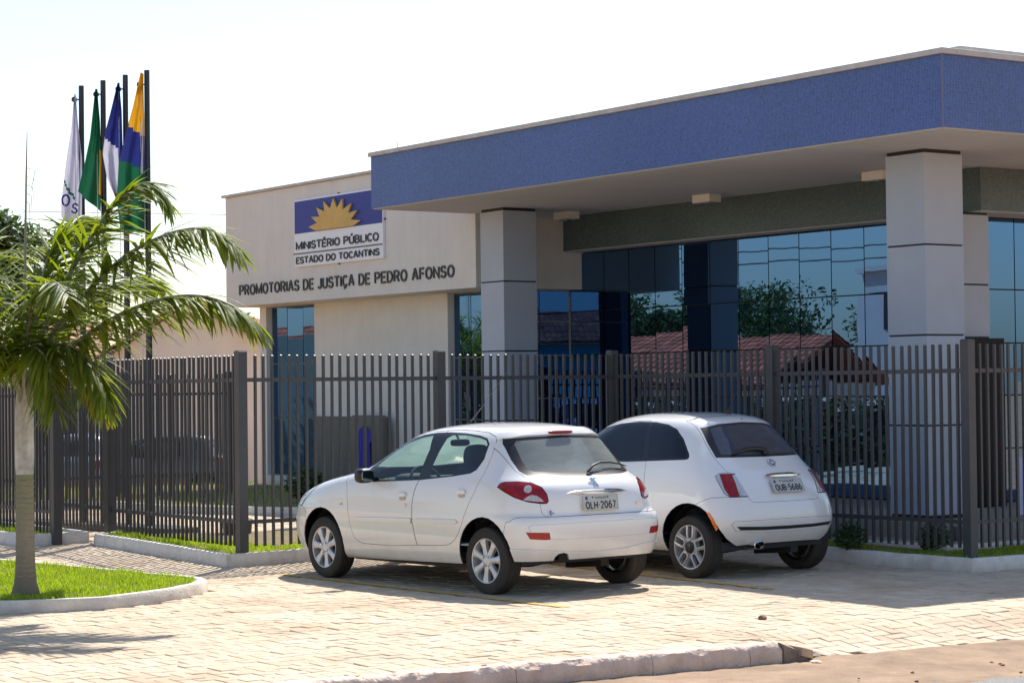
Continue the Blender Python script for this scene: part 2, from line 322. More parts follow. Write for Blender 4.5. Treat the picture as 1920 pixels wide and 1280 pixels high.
# soil underneath everything, falling away behind the yard
def ground_z(x, y):
    if y < 26: return -.24 + .26 * sstep(17, 27, y)
    return .02 - .55 * sstep(34, 43, y) - .3 * sstep(46, 62, y) - 1.2 * sstep(60, 250, y)
ys = [-120, -40, 0, 10, 14] + [15 + i * 1.5 for i in range(34)] + [70, 80, 100, 130, 170, 220, 300, 450, 700]
xs = [-500, -250, -120, -80, -60] + [-45 + 3 * i for i in range(31)] + [60, 80, 120, 250, 500]
mb = MB(); nx = len(xs)
mb.add([(x, y, ground_z(x, y) + .03 * noise.noise(Vector((x * .3, y * .3, 0)))) for y in ys for x in xs], [(j * nx + i, j * nx + i + 1, (j + 1) * nx + i + 1, (j + 1) * nx + i) for j in range(len(ys) - 1) for i in range(nx - 1)])
gm = mat('red_soil', (.50, .26, .13), .95, var=.25, vs=.7, bump=.6, bs=8, bd=.03)
tag(mb.build('ground', gm, smooth=True), kind='structure')
# street line: kerb face runs along KS, road on the camera side of it
K0 = Vector((1.83, 14.90)); KE = Vector((.871, .492)).normalized(); KN = Vector((KE.y, -KE.x))      # KN points to the road
def street(s, n): q = K0 + KE * s + KN * n; return q.x, q.y
def sn(x, y): d = Vector((x, y)) - K0; return d.dot(KE), d.dot(KN)
ROAD_Z = -.15
road = bpy.data.materials.new('worn_asphalt'); N, L = nodes(road); b = N['Principled BSDF']; setp(b, Roughness=.9)
tc = N.new('ShaderNodeTexCoord'); n1 = N.new('ShaderNodeTexNoise'); n1.inputs['Scale'].default_value = 90; n1.inputs['Detail'].default_value = 4; L.new(tc.outputs['Object'], n1.inputs[0])
n2 = N.new('ShaderNodeTexNoise'); n2.inputs['Scale'].default_value = 1.1; n2.inputs['Detail'].default_value = 7; L.new(tc.outputs['Object'], n2.inputs[0])
c1 = N.new('ShaderNodeValToRGB'); c1.color_ramp.elements[0].color = (.13, .125, .12, 1); c1.color_ramp.elements[1].color = (.30, .285, .27, 1); c1.color_ramp.elements[0].position = .35; c1.color_ramp.elements[1].position = .65; L.new(n1.outputs[0], c1.inputs[0])
mx = N.new('ShaderNodeMix'); mx.data_type = 'RGBA'; mr = N.new('ShaderNodeMapRange'); mr.inputs[1].default_value = .52; mr.inputs[2].default_value = .66; L.new(n2.outputs[0], mr.inputs[0]); L.new(mr.outputs[0], mx.inputs[0]); L.new(c1.outputs[0], mx.inputs[6]); mx.inputs[7].default_value = (.30, .20, .125, 1)
L.new(mx.outputs[2], b.inputs[0]); bp = N.new('ShaderNodeBump'); bp.inputs['Strength'].default_value = .7; bp.inputs['Distance'].default_value = .006; L.new(n1.outputs[0], bp.inputs['Height']); L.new(bp.outputs[0], b.inputs['Normal'])
mb = MB(); mb.add([(*street(-60, .0), ROAD_Z), (*street(-60, 9), ROAD_Z - .05), (*street(60, 9), ROAD_Z - .05), (*street(60, .0), ROAD_Z)], [(0, 1, 2, 3)])
tag(mb.build('road', road), kind='structure')
# red sand washed up along the road edge
mb = MB(); ns_, nn_ = 170, 26; vs = []
for i in range(ns_ + 1):
    s = -7 + 14 * i / ns_
    for j in range(nn_ + 1):
        n = .02 + 1.5 * j / nn_; x, y = street(s, n); f = j / nn_
        wob = .25 * noise.noise(Vector((x * .9, y * .9, 3))) + .12 * noise.noise(Vector((x * 3, y * 3, 5)))
        h = .034 * (1 - sstep(.25 + wob * .5, .95 + wob, f)) - .012 + .010 * noise.noise(Vector((x * 7, y * 7, 1))) + .005 * noise.noise(Vector((x * 22, y * 22, 1)))
        if s > .2: h += .02 * (1 - sstep(0, .35, f))
        vs.append((x, y, ROAD_Z + .004 + h - .03 * sstep(.8, 1, f)))
mb.add(vs, [(i * (nn_ + 1) + j, i * (nn_ + 1) + j + 1, (i + 1) * (nn_ + 1) + j + 1, (i + 1) * (nn_ + 1) + j) for i in range(ns_) for j in range(nn_)])
sand = mat('red_sand', (.315, .215, .14), .95, var=.32, vs=2.2, bump=.9, bs=70, bd=.008, stain=(1.6, .7, (.20, .115, .065)))
tag(mb.build('road_sand', sand, smooth=True, recalc=True), kind='structure')
# pavement: height falls to the road right of the broken kerb end
def pave_z(x, y):
    s, n = sn(x, y); z = gh(x, y)
    return z - .115 * sstep(-.05, .5, s) * sstep(-1.0, 0.02, n)
def pave_g(x, y):
    e = .05; return (pave_z(x + e, y) - pave_z(x - e, y)) / (2 * e), (pave_z(x, y + e) - pave_z(x, y - e)) / (2 * e)
def kerb_top(s): return .0 + .012 * noise.noise(Vector((s * 1.3, 0, 0)))
# outlines of what the paving leaves free (lawns and beds)
island = [(-6.2, 17.45), (-4.12, 17.57), (-3.70, 17.62), (-3.31, 17.83), (-3.02, 18.24), (-2.82, 18.65), (-2.72, 19.05), (-2.70, 19.35), (-2.78, 19.62), (-3.0, 19.88), (-3.28, 20.15), (-3.86, 20.78), (-4.49, 21.37), (-5.12, 21.9), (-6.2, 22.9)]
KA = Vector((-2.847, 21.72)); KEr = Vector((4.22, 20.29)); KC = Vector((1.14, 24.28)); KB = Vector((-4.55, 23.92))
kerb_fence = [(-4.42, 24.40), (-4.62, 24.12), tuple(KB), (-4.44, 23.80), (-3.65, 22.78), tuple(KA), (-.85, 22.99), (.98, 24.20), tuple(KC), (1.26, 24.2), (2.7, 22.26), tuple(KEr), (7.2, 22.35), (10.5, 24.63)]
inner = [(10.3, 25.4), (4.10, 21.42), (1.18, 25.45), (-2.45, 22.75), (-4.42, 24.40)]
bed_fence = kerb_fence + inner
def lab(a, b_): q = Vector((4.14, 20.9)) + dl2 * a + dr2 * b_; return (q.x, q.y)
building_out = [lab(.35, .35), lab(18.2, .35 + 1.4), lab(18.2, 14), lab(.35, 14)]
yardbed = [(-9.5, 33.2), (-5.69, 31.31), (-4.88, 30.28), (-4.06, 29.75), (-3.53, 29.5), (-2.9, 29.2), (-1.4, 27.9), lab(6, .3), lab(6, 2.2), lab(18, 2.2), (-4.2, 37.2), (-9.5, 36)]
# ---- clay pavers in herringbone, laid square to the kerb; nearest 300 in view are single pieces
U_ = 0.104; bricks = []
kx, ky = -dl2, dr2; o0 = Vector((0, 19))
for i in range(-150, 150):
    for j in range(-150, 190):
        k = (i - j) % 4
        if k not in (0, 3): continue
        c = ((i + 1) * U_, (j + .5) * U_) if k == 0 else ((i + .5) * U_, (j + 1) * U_)
        q = o0 + kx * c[0] + ky * c[1]; x, y = q
        if y > 34 or y < 9 or abs(x) > .32 * y + 2.5: continue
        s, n = sn(x, y)
        if n > (-.02 if s > .05 else -.13): continue
        if y > 31.5 or inpoly(x, y, island) or inpoly(x, y, bed_fence) or inpoly(x, y, building_out) or inpoly(x, y, yardbed): continue
        bricks.append((x, y, k == 3))
bx, by, bz = .1015, .0503, .06
def brick_mb(mb, x, y, z, vert, tx=0, ty=0, dz=0, rz=0, gx=0, gy=0):
    a, c = (kx, ky) if not vert else (ky, kx * -1)
    ca, sa = math.cos(rz), math.sin(rz); vs = []
    for zz, sh in ((-bz, 0), (-.004, 0), (0, .004)):
        for sx, sy in ((-1, -1), (1, -1), (1, 1), (-1, 1)):
            px, py = sx * (bx - sh), sy * (by - sh); px, py = px * ca - py * sa, px * sa + py * ca
            q = a * px + c * py; vs.append((x + q.x, y + q.y, z + zz + dz + tx * px + ty * py + gx * q.x + gy * q.y))
    f = [(8, 9, 10, 11)]
    for l in (0, 4): f += [(l, l + 1, l + 5, l + 4), (l + 1, l + 2, l + 6, l + 5), (l + 2, l + 3, l + 7, l + 6), (l + 3, l, l + 4, l + 7)]
    mb.add(vs, f)
clay = mat('clay_paver', (.53, .42, .30), .85, var=.16, vs=.8, bump=.3, bs=110, tint=.10, bd=.003, world=True, stain=(.75, .75, (.36, .22, .125)))
pave = MB(); pv = []; px_ = [-9 + .25 * i for i in range(73)]; py_ = [9 + .25 * j for j in range(99)]
def pslab(x, y):
    s, n = sn(x, y)
    if n > -.1 and s < .05: return -.24
    return (pave_z(x, y) - .014 - (.03 if n > -.35 and s > -.3 else 0)) if n < .05 else -.26
pave.add([(x, y, pslab(x, y)) for y in py_ for x in px_], [(j * 73 + i, j * 73 + i + 1, (j + 1) * 73 + i + 1, (j + 1) * 73 + i) for j in range(98) for i in range(72)])
pavement = tag(pave.build('pavement', mat('joint_sand', (.34, .26, .175), .95, var=.2, vs=6), smooth=True), kind='structure')
def in_frame(x, y):
    u, v = to_px((x, y, 0)); return -20 < u < 1940 and 1040 < v < 1300
near = sorted([t for t in bricks if in_frame(t[0], t[1])], key=lambda t: t[1])[:300]; nset = set(near)
base_mesh = {}
for v_ in (False, True):
    m = MB(); brick_mb(m, 0, 0, 0, v_); base_mesh[v_] = m.mesh('brick', clay); base_mesh[v_].update()
rb = random.Random(3)
def jit(): return dict(tx=rb.gauss(0, .012), ty=rb.gauss(0, .018), dz=rb.gauss(-.001, .0018), rz=rb.gauss(0, .008))
for x, y, v_ in near:
    t = jit(); o = bpy.data.objects.new('brick', base_mesh[v_]); link(o, pavement); o.location = (x, y, pave_z(x, y) + t['dz'])
    gx, gy = pave_g(x, y); o.rotation_euler = (rb.gauss(0, .012) + gy, rb.gauss(0, .012) - gx, t['rz'])
mb = MB()
for x, y, v_ in bricks:
    if (x, y, v_) not in nset: g_ = pave_g(x, y); brick_mb(mb, x, y, pave_z(x, y), v_, gx=g_[0], gy=g_[1], **jit())
tag(mb.build('brick', clay, pavement), kind='stuff')
# ---- yellow parking lines, worn paint lying on the pavers
yel = mat('yellow_line_paint', (.62, .36, .035), .8, var=.25, vs=12)
N, L = nodes(yel); tcn = N.new('ShaderNodeTexCoord'); nn = N.new('ShaderNodeTexNoise'); nn.inputs['Scale'].default_value = 14; nn.inputs['Detail'].default_value = 8; L.new(tcn.outputs['Object'], nn.inputs[0])
mrr = N.new('ShaderNodeMapRange'); mrr.inputs[1].default_value = .36; mrr.inputs[2].default_value = .5; L.new(nn.outputs[0], mrr.inputs[0]); L.new(mrr.outputs[0], N['Principled BSDF'].inputs['Alpha'])
for p0, p1 in (((-2.22, 20.98), (.42, 17.5)), ((-.2, 22.6), (2.2, 18.85))):
    mb = MB(); d = (Vector(p1) - Vector(p0)); nrm = Vector((d.y, -d.x)).normalized() * .04; k = 60; vs = []
    for i in range(k + 1):
        q = Vector(p0) + d * i / k
        for sg in (-1, 1): e = q + nrm * (sg * (1 + .12 * noise.noise(Vector((i * .9, sg, 0))))); vs.append((e.x, e.y, pave_z(e.x, e.y) + .0062))
    mb.add(vs, [(2 * i, 2 * i + 1, 2 * i + 3, 2 * i + 2) for i in range(k)])
    tag(mb.build('parking_line', yel, recalc=True), kind='structure')
# ---- kerbs
def kerb_run(name, pts, h, wd, zf, side=1, closed=False, step=.12, rough=.006, mat_=None, cap=True):
    P = [Vector(p) for p in pts]; Q = []
    for i in range(len(P) - 1):
        m = max(1, int((P[i + 1] - P[i]).length / step))
        for k in range(m): Q.append(P[i].lerp(P[i + 1], k / m))
    Q.append(P[-1]); vs = []; prof = [(0, -.8), (0, .0), (.004, .75), (.018, 1.), (wd - .018, 1.), (wd - .002, .8), (wd, -.12)]
    for i, q in enumerate(Q):
        t = (Q[min(i + 1, len(Q) - 1)] - Q[max(i - 1, 0)]).normalized(); nn = Vector((-t.y, t.x)) * side
        for a, hh in prof:
            e = q + nn * a; z = zf(q.x, q.y) + hh * h + (rough * noise.noise(Vector((e.x * 4, e.y * 4, hh * 3))) if hh > .5 else 0); e2 = e + nn * (rough * noise.noise(Vector((e.x * 6, e.y * 6, hh * 5 + 9))))
            vs.append((e2.x, e2.y, z))
    m = len(prof); mb = MB()
    fs = [(i * m + k, i * m + k + 1, (i + 1) * m + k + 1, (i + 1) * m + k) for i in range(len(Q) - 1) for k in range(m - 1)]
    if cap: fs += [tuple(range(m)), tuple((len(Q) - 1) * m + k for k in range(m))]
    mb.add(vs, fs); o = mb.build(name, mat_ or M_['conc'], smooth=35, recalc=True); return tag(o, kind='structure')
kerb_run('kerb', island, .10, .10, gh, 1)
kerb_run('kerb', kerb_fence, .125, .11, gh, 1)
kerb_run('kerb', [lab(16, 1.0), lab(9, .36), lab(.35, .33), lab(.33, 9)], .178, .10, lambda x, y: 0, -1)
kerb_run('kerb', yardbed[:8], .11, .10, gh, 1)
# ---- street kerb: weathered cast stones, last one cracked and broken off
kst = mat('street_kerb_stone', (.74, .57, .46), .95, var=.24, vs=5, bump=1., bs=30, bd=.016, dirt=(-.16, .01, (.30, .19, .115), .7))
kerbO = empty('kerb', (0, 0, 0)); kerbO['kind'] = 'structure'
edges = [-14.0, -12.9, -11.8, -10.7, -9.6, -8.55, -7.5, -6.42, -5.35, -4.25, -3.15, -2.1, -1.08, -.30, -.03]
for q in range(len(edges) - 1):
    s0, s1 = edges[q] + .0025, edges[q + 1] - .0025; n = max(3, int((s1 - s0) / .035)); mb = MB(); vs = []; prof = [(.0, -.20), (.006, -.10), (.0, -.045), (-.012, -.018), (-.034, -.004), (-.06, .0), (-.10, .0), (-.125, -.004), (-.13, -.2)]; m = len(prof)
    for i in range(n + 1):
        s = s0 + (s1 - s0) * i / n; e = min(s - s0, s1 - s)
        for a, z in prof:
            x, y = street(s, a); nz = noise.noise(Vector((s * 9, a * 30, z * 30))) * .017 + noise.noise(Vector((s * 26, a * 40, z * 40))) * .010 + noise.noise(Vector((s * 2.3, 0, 7))) * .012
            rnd = .012 * max(0, 1 - e / .03) if z > -.05 else 0
            vs.append((x + KN.x * (nz + .0), y + KN.y * (nz + .0), z + .012 + (nz * .7 if z > -.05 else 0) - rnd))
    fs = [(i * m + k, i * m + k + 1, (i + 1) * m + k + 1, (i + 1) * m + k) for i in range(n) for k in range(m - 1)] + [tuple(range(m)), tuple(n * m + k for k in range(m))]
    mb.add(vs, fs); mb.build('kerb_stone', kst, kerbO, smooth=45, recalc=True)
mb = MB(); rr = random.Random(5)     # broken stub sloping down to the sand
st = [(-.03, .0), (.05, -.015), (.12, -.05), (.20, -.075), (.32, -.10), (.45, -.125)]; vs = []
for s, z in st:
    for a, zz in ((.0, -.2), (.005, z - .01), (-.03, z + .006), (-.075, z), (-.12, z - .012), (-.13, -.2)):
        x, y = street(s + rr.uniform(-.01, .01), a + rr.uniform(-.012, .012)); vs.append((x, y, zz + rr.uniform(-.006, .006)))
mb.add(vs, [(i * 6 + k, i * 6 + k + 1, (i + 1) * 6 + k + 1, (i + 1) * 6 + k) for i in range(5) for k in range(5)] + [(0, 1, 2, 3, 4, 5), tuple(30 + k for k in range(6))])
mb.build('broken_kerb_stone', mat('broken_concrete', (.27, .21, .16), .95, var=.3, vs=20, bump=1., bs=60, bd=.01), kerbO, recalc=True)
gbed = [tuple(G + dl2 * .12 - dr2 * .28), tuple(G + dl2 * .12 + dr2 * .34), tuple(G + dl2 * 4.6 + dr2 * .34), tuple(G + dl2 * 4.6 - dr2 * .28), tuple(G + dl2 * .12 - dr2 * .28)]
kerb_run('kerb', gbed, .125, .10, gh, -1)
# ---- lawns
soil = mat('lawn_soil', (.16, .12, .055), .95, var=.3, vs=8)
def lawn(poly, z0, name='lawn'):
    bm = bmesh.new(); f = bm.faces.new([bm.verts.new((x, y, z0 + gh(x, y))) for x, y in poly]); bmesh.ops.triangulate(bm, faces=[f]); bmesh.ops.recalc_face_normals(bm, faces=bm.faces)
    me = bpy.data.meshes.new(name); bm.to_mesh(me); bm.free(); me.materials.append(soil); return tag(link(bpy.data.objects.new(name, me)), kind='structure')
island_in = offset2(island, -.095); bed_in = offset2(bed_fence, -.10)
lawn(offset2(gbed[:4], -.09), .10); lawn(island_in, .085); lawn(bed_in, .105); lawn(offset2(yardbed, -.09), .10)
lawn([lab(16, .95), lab(9, .30), lab(.28, .28), lab(.25, 9), lab(-.25, 9), lab(-.25, -.25), lab(9, -.2), lab(16, .2)], .10) if False else None
gl = leaf_mat('grass_blade', (.10, .19, .02), (.33, .43, .075), .48, .55, 2.6)
def grass(poly, z0, count, hmin, hmax, seed, ok=lambda x, y: True):
    r = random.Random(seed); X = [p[0] for p in poly]; Y = [p[1] for p in poly]; mb = MB(); n = 0; tries = 0
    while n < count and tries < count * 12:
        tries += 1; x, y = r.uniform(min(X), max(X)), r.uniform(min(Y), max(Y))
        if not inpoly(x, y, poly) or not ok(x, y): continue
        dn = noise.noise(Vector((x * 2.1, y * 2.1, 0))); d2 = noise.noise(Vector((x * 7, y * 7, 4)))
        if r.random() > .70 + .75 * dn + .5 * d2: continue
        h = r.uniform(hmin, hmax) * (1 + .45 * d2 + .25 * dn); a = r.uniform(0, 6.28); w_ = r.uniform(.0022, .0042); lean = r.uniform(.1, .75) * h; b_ = r.uniform(0, 6.28)
        ca, sa = math.cos(a) * w_, math.sin(a) * w_; lx, ly = math.cos(b_) * lean, math.sin(b_) * lean; z = z0 + gh(x, y) - .004
        mb.add([(x - ca, y - sa, z), (x + ca, y + sa, z), (x + lx * .35 + ca * .8, y + ly * .35 + sa * .8, z + h * .6), (x + lx * .35 - ca * .8, y + ly * .35 - sa * .8, z + h * .6), (x + lx, y + ly, z + h)], [(0, 1, 2, 3), (3, 2, 4)]); n += 1
    return tag(mb.build('grass', gl), kind='stuff')
vis = lambda x, y: abs(x) < .245 * y + .6
grass(island_in, .085, 30000, .022, .058, 1, vis)
grass(bed_in, .105, 26000, .022, .055, 2, lambda x, y: vis(x, y))
grass(offset2(gbed[:4], -.09), .10, 4000, .02, .05, 4, vis)
grass(offset2(yardbed, -.09), .10, 5000, .04, .10, 3, lambda x, y: vis(x, y) and x < -1.5)
# ---- loose bits
rk = mat('brown_stone', (.22, .13, .085), .9, var=.3, vs=30, bump=.5, bs=40)
def pebble(name, x, y, z, r, lab_, cat, m=rk, seed=0, flat=.6, group=None):
    q = random.Random(seed); bm = bmesh.new(); bmesh.ops.create_icosphere(bm, subdivisions=2, radius=r)
    for v in bm.verts: v.co *= 1 + .45 * noise.noise(v.co * (1.3 / r) + Vector((seed, 0, 0))); v.co.z *= flat
    me = bpy.data.meshes.new(name); bm.to_mesh(me); bm.free(); me.materials.append(m); o = link(bpy.data.objects.new(name, me)); o.location = (x, y, z + r * flat * .7); o.rotation_euler = (0, 0, q.uniform(0, 6))
    return tag(o, lab_, cat, group)
pebble('stone', 1.85, 16.45, pave_z(1.85, 16.45), .034, 'brown stone lying alone on the sunlit pavers behind the broken kerb end', 'stone', seed=4)
mb = MB(); mb.add([(0, 0, .004), (.045, .012, .012), (.09, .004, .006), (.05, -.018, .016)], [(0, 1, 3), (1, 2, 3)]); lf = mb.build('dry_leaf', mat('dry_leaf', (.25, .15, .08), .8)); lf.location = (2.0, 16.8, pave_z(2, 16.8) + .004)
tag(lf, 'small curled dry leaf on the pavers just beyond the brown stone', 'leaf')
r = random.Random(11)
for i in range(16):
    s, n = r.uniform(-.1, 2.6), r.uniform(.25, 1.4); x, y = street(s, n)
    pebble('pebble', x, y, ROAD_Z + .012, r.uniform(.008, .017), 'small dark pebble on the red sand along the road edge', 'pebble', seed=20 + i, group='pebbles scattered on the road sand')
pebble('concrete_fragment', *street(.16, .12), ROAD_Z + .02, .045, 'flat chip of concrete lying at the foot of the broken kerb end', 'fragment', m=kst, seed=9, flat=.3)
# ================================================================ the office building (local frame: x = right along the long front, y = into the building)
BO = Vector((4.14, 20.90, 0)); BR = math.atan2(-.823, .568)
bld = empty('office_building', BO, BR, 'pale office building with blue mosaic canopy, square columns and mirrored glass front', 'building')
def bb(mb, a0, a1, b0, b1, z0, z1): return mb.box(-a1, -a0, b0, b1, z0, z1)      # a runs left from the canopy corner
# podium and step
podm = mat('podium_stone', (.30, .29, .265), .75, var=.12, vs=4, bump=.2, bs=50)
mb = MB(); bb(mb, .75, 11.6, .75, 10, -.1, .345); mb.build('podium', podm, bld, bevel=.006)
mb = MB(); bb(mb, .44, 11.6, .44, 10.4, -.1, .172); mb.build('step', mat('step_paving', (.33, .265, .19), .9, var=.15, vs=5), bld)
# canopy
mb = MB(); bb(mb, .03, 10.57, .03, 9.0, 4.205, 4.88); mb.build('roof_slab', M_['soffit'], bld)
mb = MB(); bb(mb, .02, 10.58, .02, 9.0, 4.184, 4.203); mb.build('soffit', M_['soffit'], bld)
mb = MB(); bb(mb, .11, 10.5, .11, 8.9, 4.180, 4.183); mb.build('soffit_panel', M_['soffit'], bld)
mb = MB(); bb(mb, 0, 10.6, 0, .018, 4.196, 4.895); bb(mb, 0, .018, .0185, 9.0, 4.196, 4.895); bb(mb, 10.582, 10.6, .0185, 1.59, 4.196, 4.895); mb.build('fascia', M_['blue'], bld)
mb = MB(); bb(mb, -.003, .009, -.003, .009, 4.19, 4.896); mb.build('corner_trim', mat('corner_grout', (.15, .16, .25), .7), bld)
mb = MB(); bb(mb, -.035, 10.63, -.035, .16, 4.897, 4.953); bb(mb, -.035, .16, .161, 9.0, 4.897, 4.953); bb(mb, 10.46, 10.63, .161, 1.59, 4.897, 4.953); mb.build('coping', M_['coping'], bld, bevel=.006)
mb = MB(); bb(mb, 1.0, 10.4, 1.3, 9.0, 4.885, 5.11); mb.build('upper_parapet', tile_mat('teal_mosaic', [(.10, .22, .30), (.14, .28, .36), (.08, .18, .26)], (.3, .3, .3), .0204), bld)
mb = MB(); bb(mb, .94, 10.4, 1.24, 9.0, 5.112, 5.20); mb.build('coping', M_['coping'], bld, bevel=.01)
# columns clad in pale panels with dark joints
def column(a0, a1, b0, b1, zs, ztop):
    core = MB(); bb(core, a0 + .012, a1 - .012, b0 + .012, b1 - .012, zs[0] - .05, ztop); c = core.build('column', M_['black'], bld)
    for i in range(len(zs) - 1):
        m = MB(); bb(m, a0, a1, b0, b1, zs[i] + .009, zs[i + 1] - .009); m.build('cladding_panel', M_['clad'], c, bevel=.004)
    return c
ZS = [.375, 1.312, 2.25, 3.188, 4.15]
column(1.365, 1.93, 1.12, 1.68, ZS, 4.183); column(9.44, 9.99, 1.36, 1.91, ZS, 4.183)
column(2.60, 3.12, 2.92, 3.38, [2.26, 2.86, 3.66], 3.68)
mb = MB(); bb(mb, 2.50, 3.18, 2.86, 3.50, .346, 2.25); mb.build('column_base', M_['dark'], bld, bevel=.004)
# beam faced with green mosaic
mb = MB(); bb(mb, 2.47, 10.46, 3.12, 3.99, 3.68, 4.178); bb(mb, 2.47, 3.30, 3.995, 9.0, 3.68, 4.178); mb.build('beam', M_['soffit'], bld)
mb = MB(); bb(mb, 2.45, 10.46, 3.10, 3.118, 3.69, 4.178); bb(mb, 2.45, 2.468, 3.119, 9.0, 3.69, 4.178); mb.build('beam_facing', M_['green'], bld)
# sign block and the recessed storey below it
mb = MB(); bb(mb, 10.47, 18.0, 1.6, 10, 3.15, 4.975); mb.build('upper_wall', M_['stucco'], bld, bevel=.008)
mb = MB(); bb(mb, 10.6, 18.06, 1.55, 1.75, 4.977, 5.02); bb(mb, 17.86, 18.06, 1.751, 10, 4.977, 5.02); mb.build('coping', M_['coping'], bld, bevel=.006)
mb = MB(); bb(mb, 17.72, 17.95, 2.2, 10, -.1, 3.148); bb(mb, 12.13, 16.09, 2.2, 10, -.1, 3.148); bb(mb, 16.092, 17.718, 2.2, 2.6, -.1, .345); bb(mb, 16.092, 17.718, 2.35, 2.6, .347, 3.148); bb(mb, 10.80, 12.128, 2.35, 10, -.1, 3.148); mb.build('lower_wall', M_['stucco'], bld)
mb = MB(); bb(mb, 13.78, 16.088, 2.165, 2.198, .12, 1.335); mb.build('wall_dado', mat('olive_dado', (.135, .135, .115), .6, var=.1, vs=3), bld)
mb = MB(); bb(mb, 3.05, 10.79, 3.46, 9, .346, 3.678); mb.build('glass_backing', M_['black'], bld)
# mirrored panes, each a piece of its own, never quite in one plane
gm = bpy.data.materials.new('mirror_glass'); N, L = nodes(gm); N.remove(N['Principled BSDF'])
df = N.new('ShaderNodeBsdfDiffuse'); df.inputs[0].default_value = (.006, .010, .016, 1); gg = N.new('ShaderNodeBsdfGlossy'); gg.inputs[0].default_value = (.29, .56, 1.0, 1); gg.inputs['Roughness'].default_value = .0
fz = N.new('ShaderNodeFresnel'); fz.inputs[0].default_value = 3.9; ms = N.new('ShaderNodeMixShader'); L.new(fz.outputs[0], ms.inputs[0]); L.new(df.outputs[0], ms.inputs[1]); L.new(gg.outputs[0], ms.inputs[2]); L.new(ms.outputs[0], N['Material Output'].inputs[0])
tcn = N.new('ShaderNodeTexCoord'); nn = N.new('ShaderNodeTexNoise'); nn.inputs['Scale'].default_value = 1.1; nn.inputs['Detail'].default_value = 1.5; L.new(tcn.outputs['Object'], nn.inputs[0])
bp = N.new('ShaderNodeBump'); bp.inputs['Strength'].default_value = .10; bp.inputs['Distance'].default_value = .012; L.new(nn.outputs[0], bp.inputs['Height']); L.new(bp.outputs[0], gg.inputs['Normal']); L.new(bp.outputs[0], fz.inputs['Normal'])
rp = random.Random(21); pane_cache = {}
def panes(edges, zs, b_, along='a', gap=.008):
    for i in range(len(edges) - 1):
        for k in range(len(zs) - 1):
            wd = abs(edges[i + 1] - edges[i]) - 2 * gap; ht = zs[k + 1] - zs[k] - 2 * gap; key = (round(wd, 3), round(ht, 3))
            if key not in pane_cache: m = MB(); m.box(-wd / 2, wd / 2, -.004, .004, -ht / 2, ht / 2); pane_cache[key] = m.mesh('glass_pane', gm)
            o = link(bpy.data.objects.new('glass_pane', pane_cache[key]), bld); mid = (edges[i] + edges[i + 1]) / 2; zc = (zs[k] + zs[k + 1]) / 2
            o.location = (-mid, b_, zc) if along == 'a' else (-b_, mid, zc)
            o.rotation_euler = (rp.gauss(0, .0022), 0, rp.gauss(0, .0028) + (0 if along == 'a' else math.pi / 2))
ZP = [.36, .98, 1.60, 2.21, 2.835, 3.672]
panes([3.06, 3.50, 4.09] + [4.677 + .586 * i for i in range(9)] + [9.94, 10.74], ZP, 3.43)
panes([16.10, 16.645, 17.18, 17.71], [.36, 1.30, 2.2, 3.14], 2.31)
panes([10.77, 11.22, 11.67, 12.12], [.36, 1.30, 2.2, 3.14], 2.31)
panes([2.36, 2.88, 3.41], [.36, .98, 1.60, 2.21, 2.70, 3.14], 10.77, 'b')
panes([3.45, 4.25, 4.85, 5.45, 6.05, 6.65, 7.25, 8.9], ZP, 3.02, 'b')
# surface lamps under the canopy
lampw = mat('lamp_housing', (.72, .69, .62), .45)
for i, a in enumerate((9.69, 6.66, 3.38)):
    t = empty('ceiling_lamp', BO + DL * a + DR * (2.6 if i < 2 else 2.42) + Vector((0, 0, 4.179)), BR, ['white twin spot lamp box under the canopy, nearest the sign wall', 'white twin spot lamp box under the middle of the canopy', 'white twin spot lamp box under the canopy beside the corner column'][i], 'lamp', 'lamp boxes under the canopy')
    mb = MB(); mb.box(-.17, .17, -.10, .10, -.105, -.001); mb.build('housing', lampw, t, bevel=.006)
    for s in (-.085, .085):
        mb = MB(); mb.lathe([(.058, -.112), (.062, -.118), (.05, -.112), (.03, -.107), (.001, -.107)], 20, 'z', (s, 0, 0)); mb.build('spot', M_['chrome'], t, smooth=True)
# sign board
sg = empty('sign_board', BO + DL * 15.555 + DR * 1.6 + Vector((0, 0, 3.69)), BR, 'blue and white institution board with a golden half sun on the cream wall', 'sign')
sgw = mat('board_white', (.82, .83, .86), .35); sgb = mat('board_blue', (.018, .034, .26), .5, var=.06, vs=2); gold = mat('sun_gold', (.60, .36, .055), .35, var=.15, vs=3); let = mat('letter_black', (.018, .022, .026), .35)
W_, H_ = 2.69, 1.055
mb = MB(); mb.box(0, W_, -.045, -.001, 0, H_); mb.build('board', sgw, sg, bevel=.004)
zb0, zb1 = .525, 1.03
mb = MB(); mb.box(.018, W_ - .018, -.049, -.0452, zb0, zb1); mb.build('blue_field', sgb, sg)
sunp = [(.271, .012), (.189, .158), (.288, .245), (.222, .453), (.317, .43), (.285, .711), (.375, .57), (.365, .881), (.44, .63), (.477, .93), (.518, .62), (.58, .875), (.583, .545), (.679, .697), (.645, .42), (.743, .46), (.672, .21), (.781, .145), (.69, .012)]
mb = MB(); mb.prism([(u * W_, zb0 + v * (zb1 - zb0)) for u, v in sunp], lambda u, v, d: (u, d, v), -.078, -.0495); mb.build('half_sun', gold, sg, recalc=True)
FR = (R_(90), 0, 0)
for q in letter_meshes('MINISTÉRIO PÚBLICO', W_ * .935, .132, .19, .014, .12):
    o = q.build('letter', let, sg); o.location = (.06, -.046, .262); o.rotation_euler = FR
for q in letter_meshes('ESTADO DO TOCANTINS', W_ * .94, .112, .19, .014, .12):
    o = q.build('letter', let, sg); o.location = (.06, -.046, .045); o.rotation_euler = FR
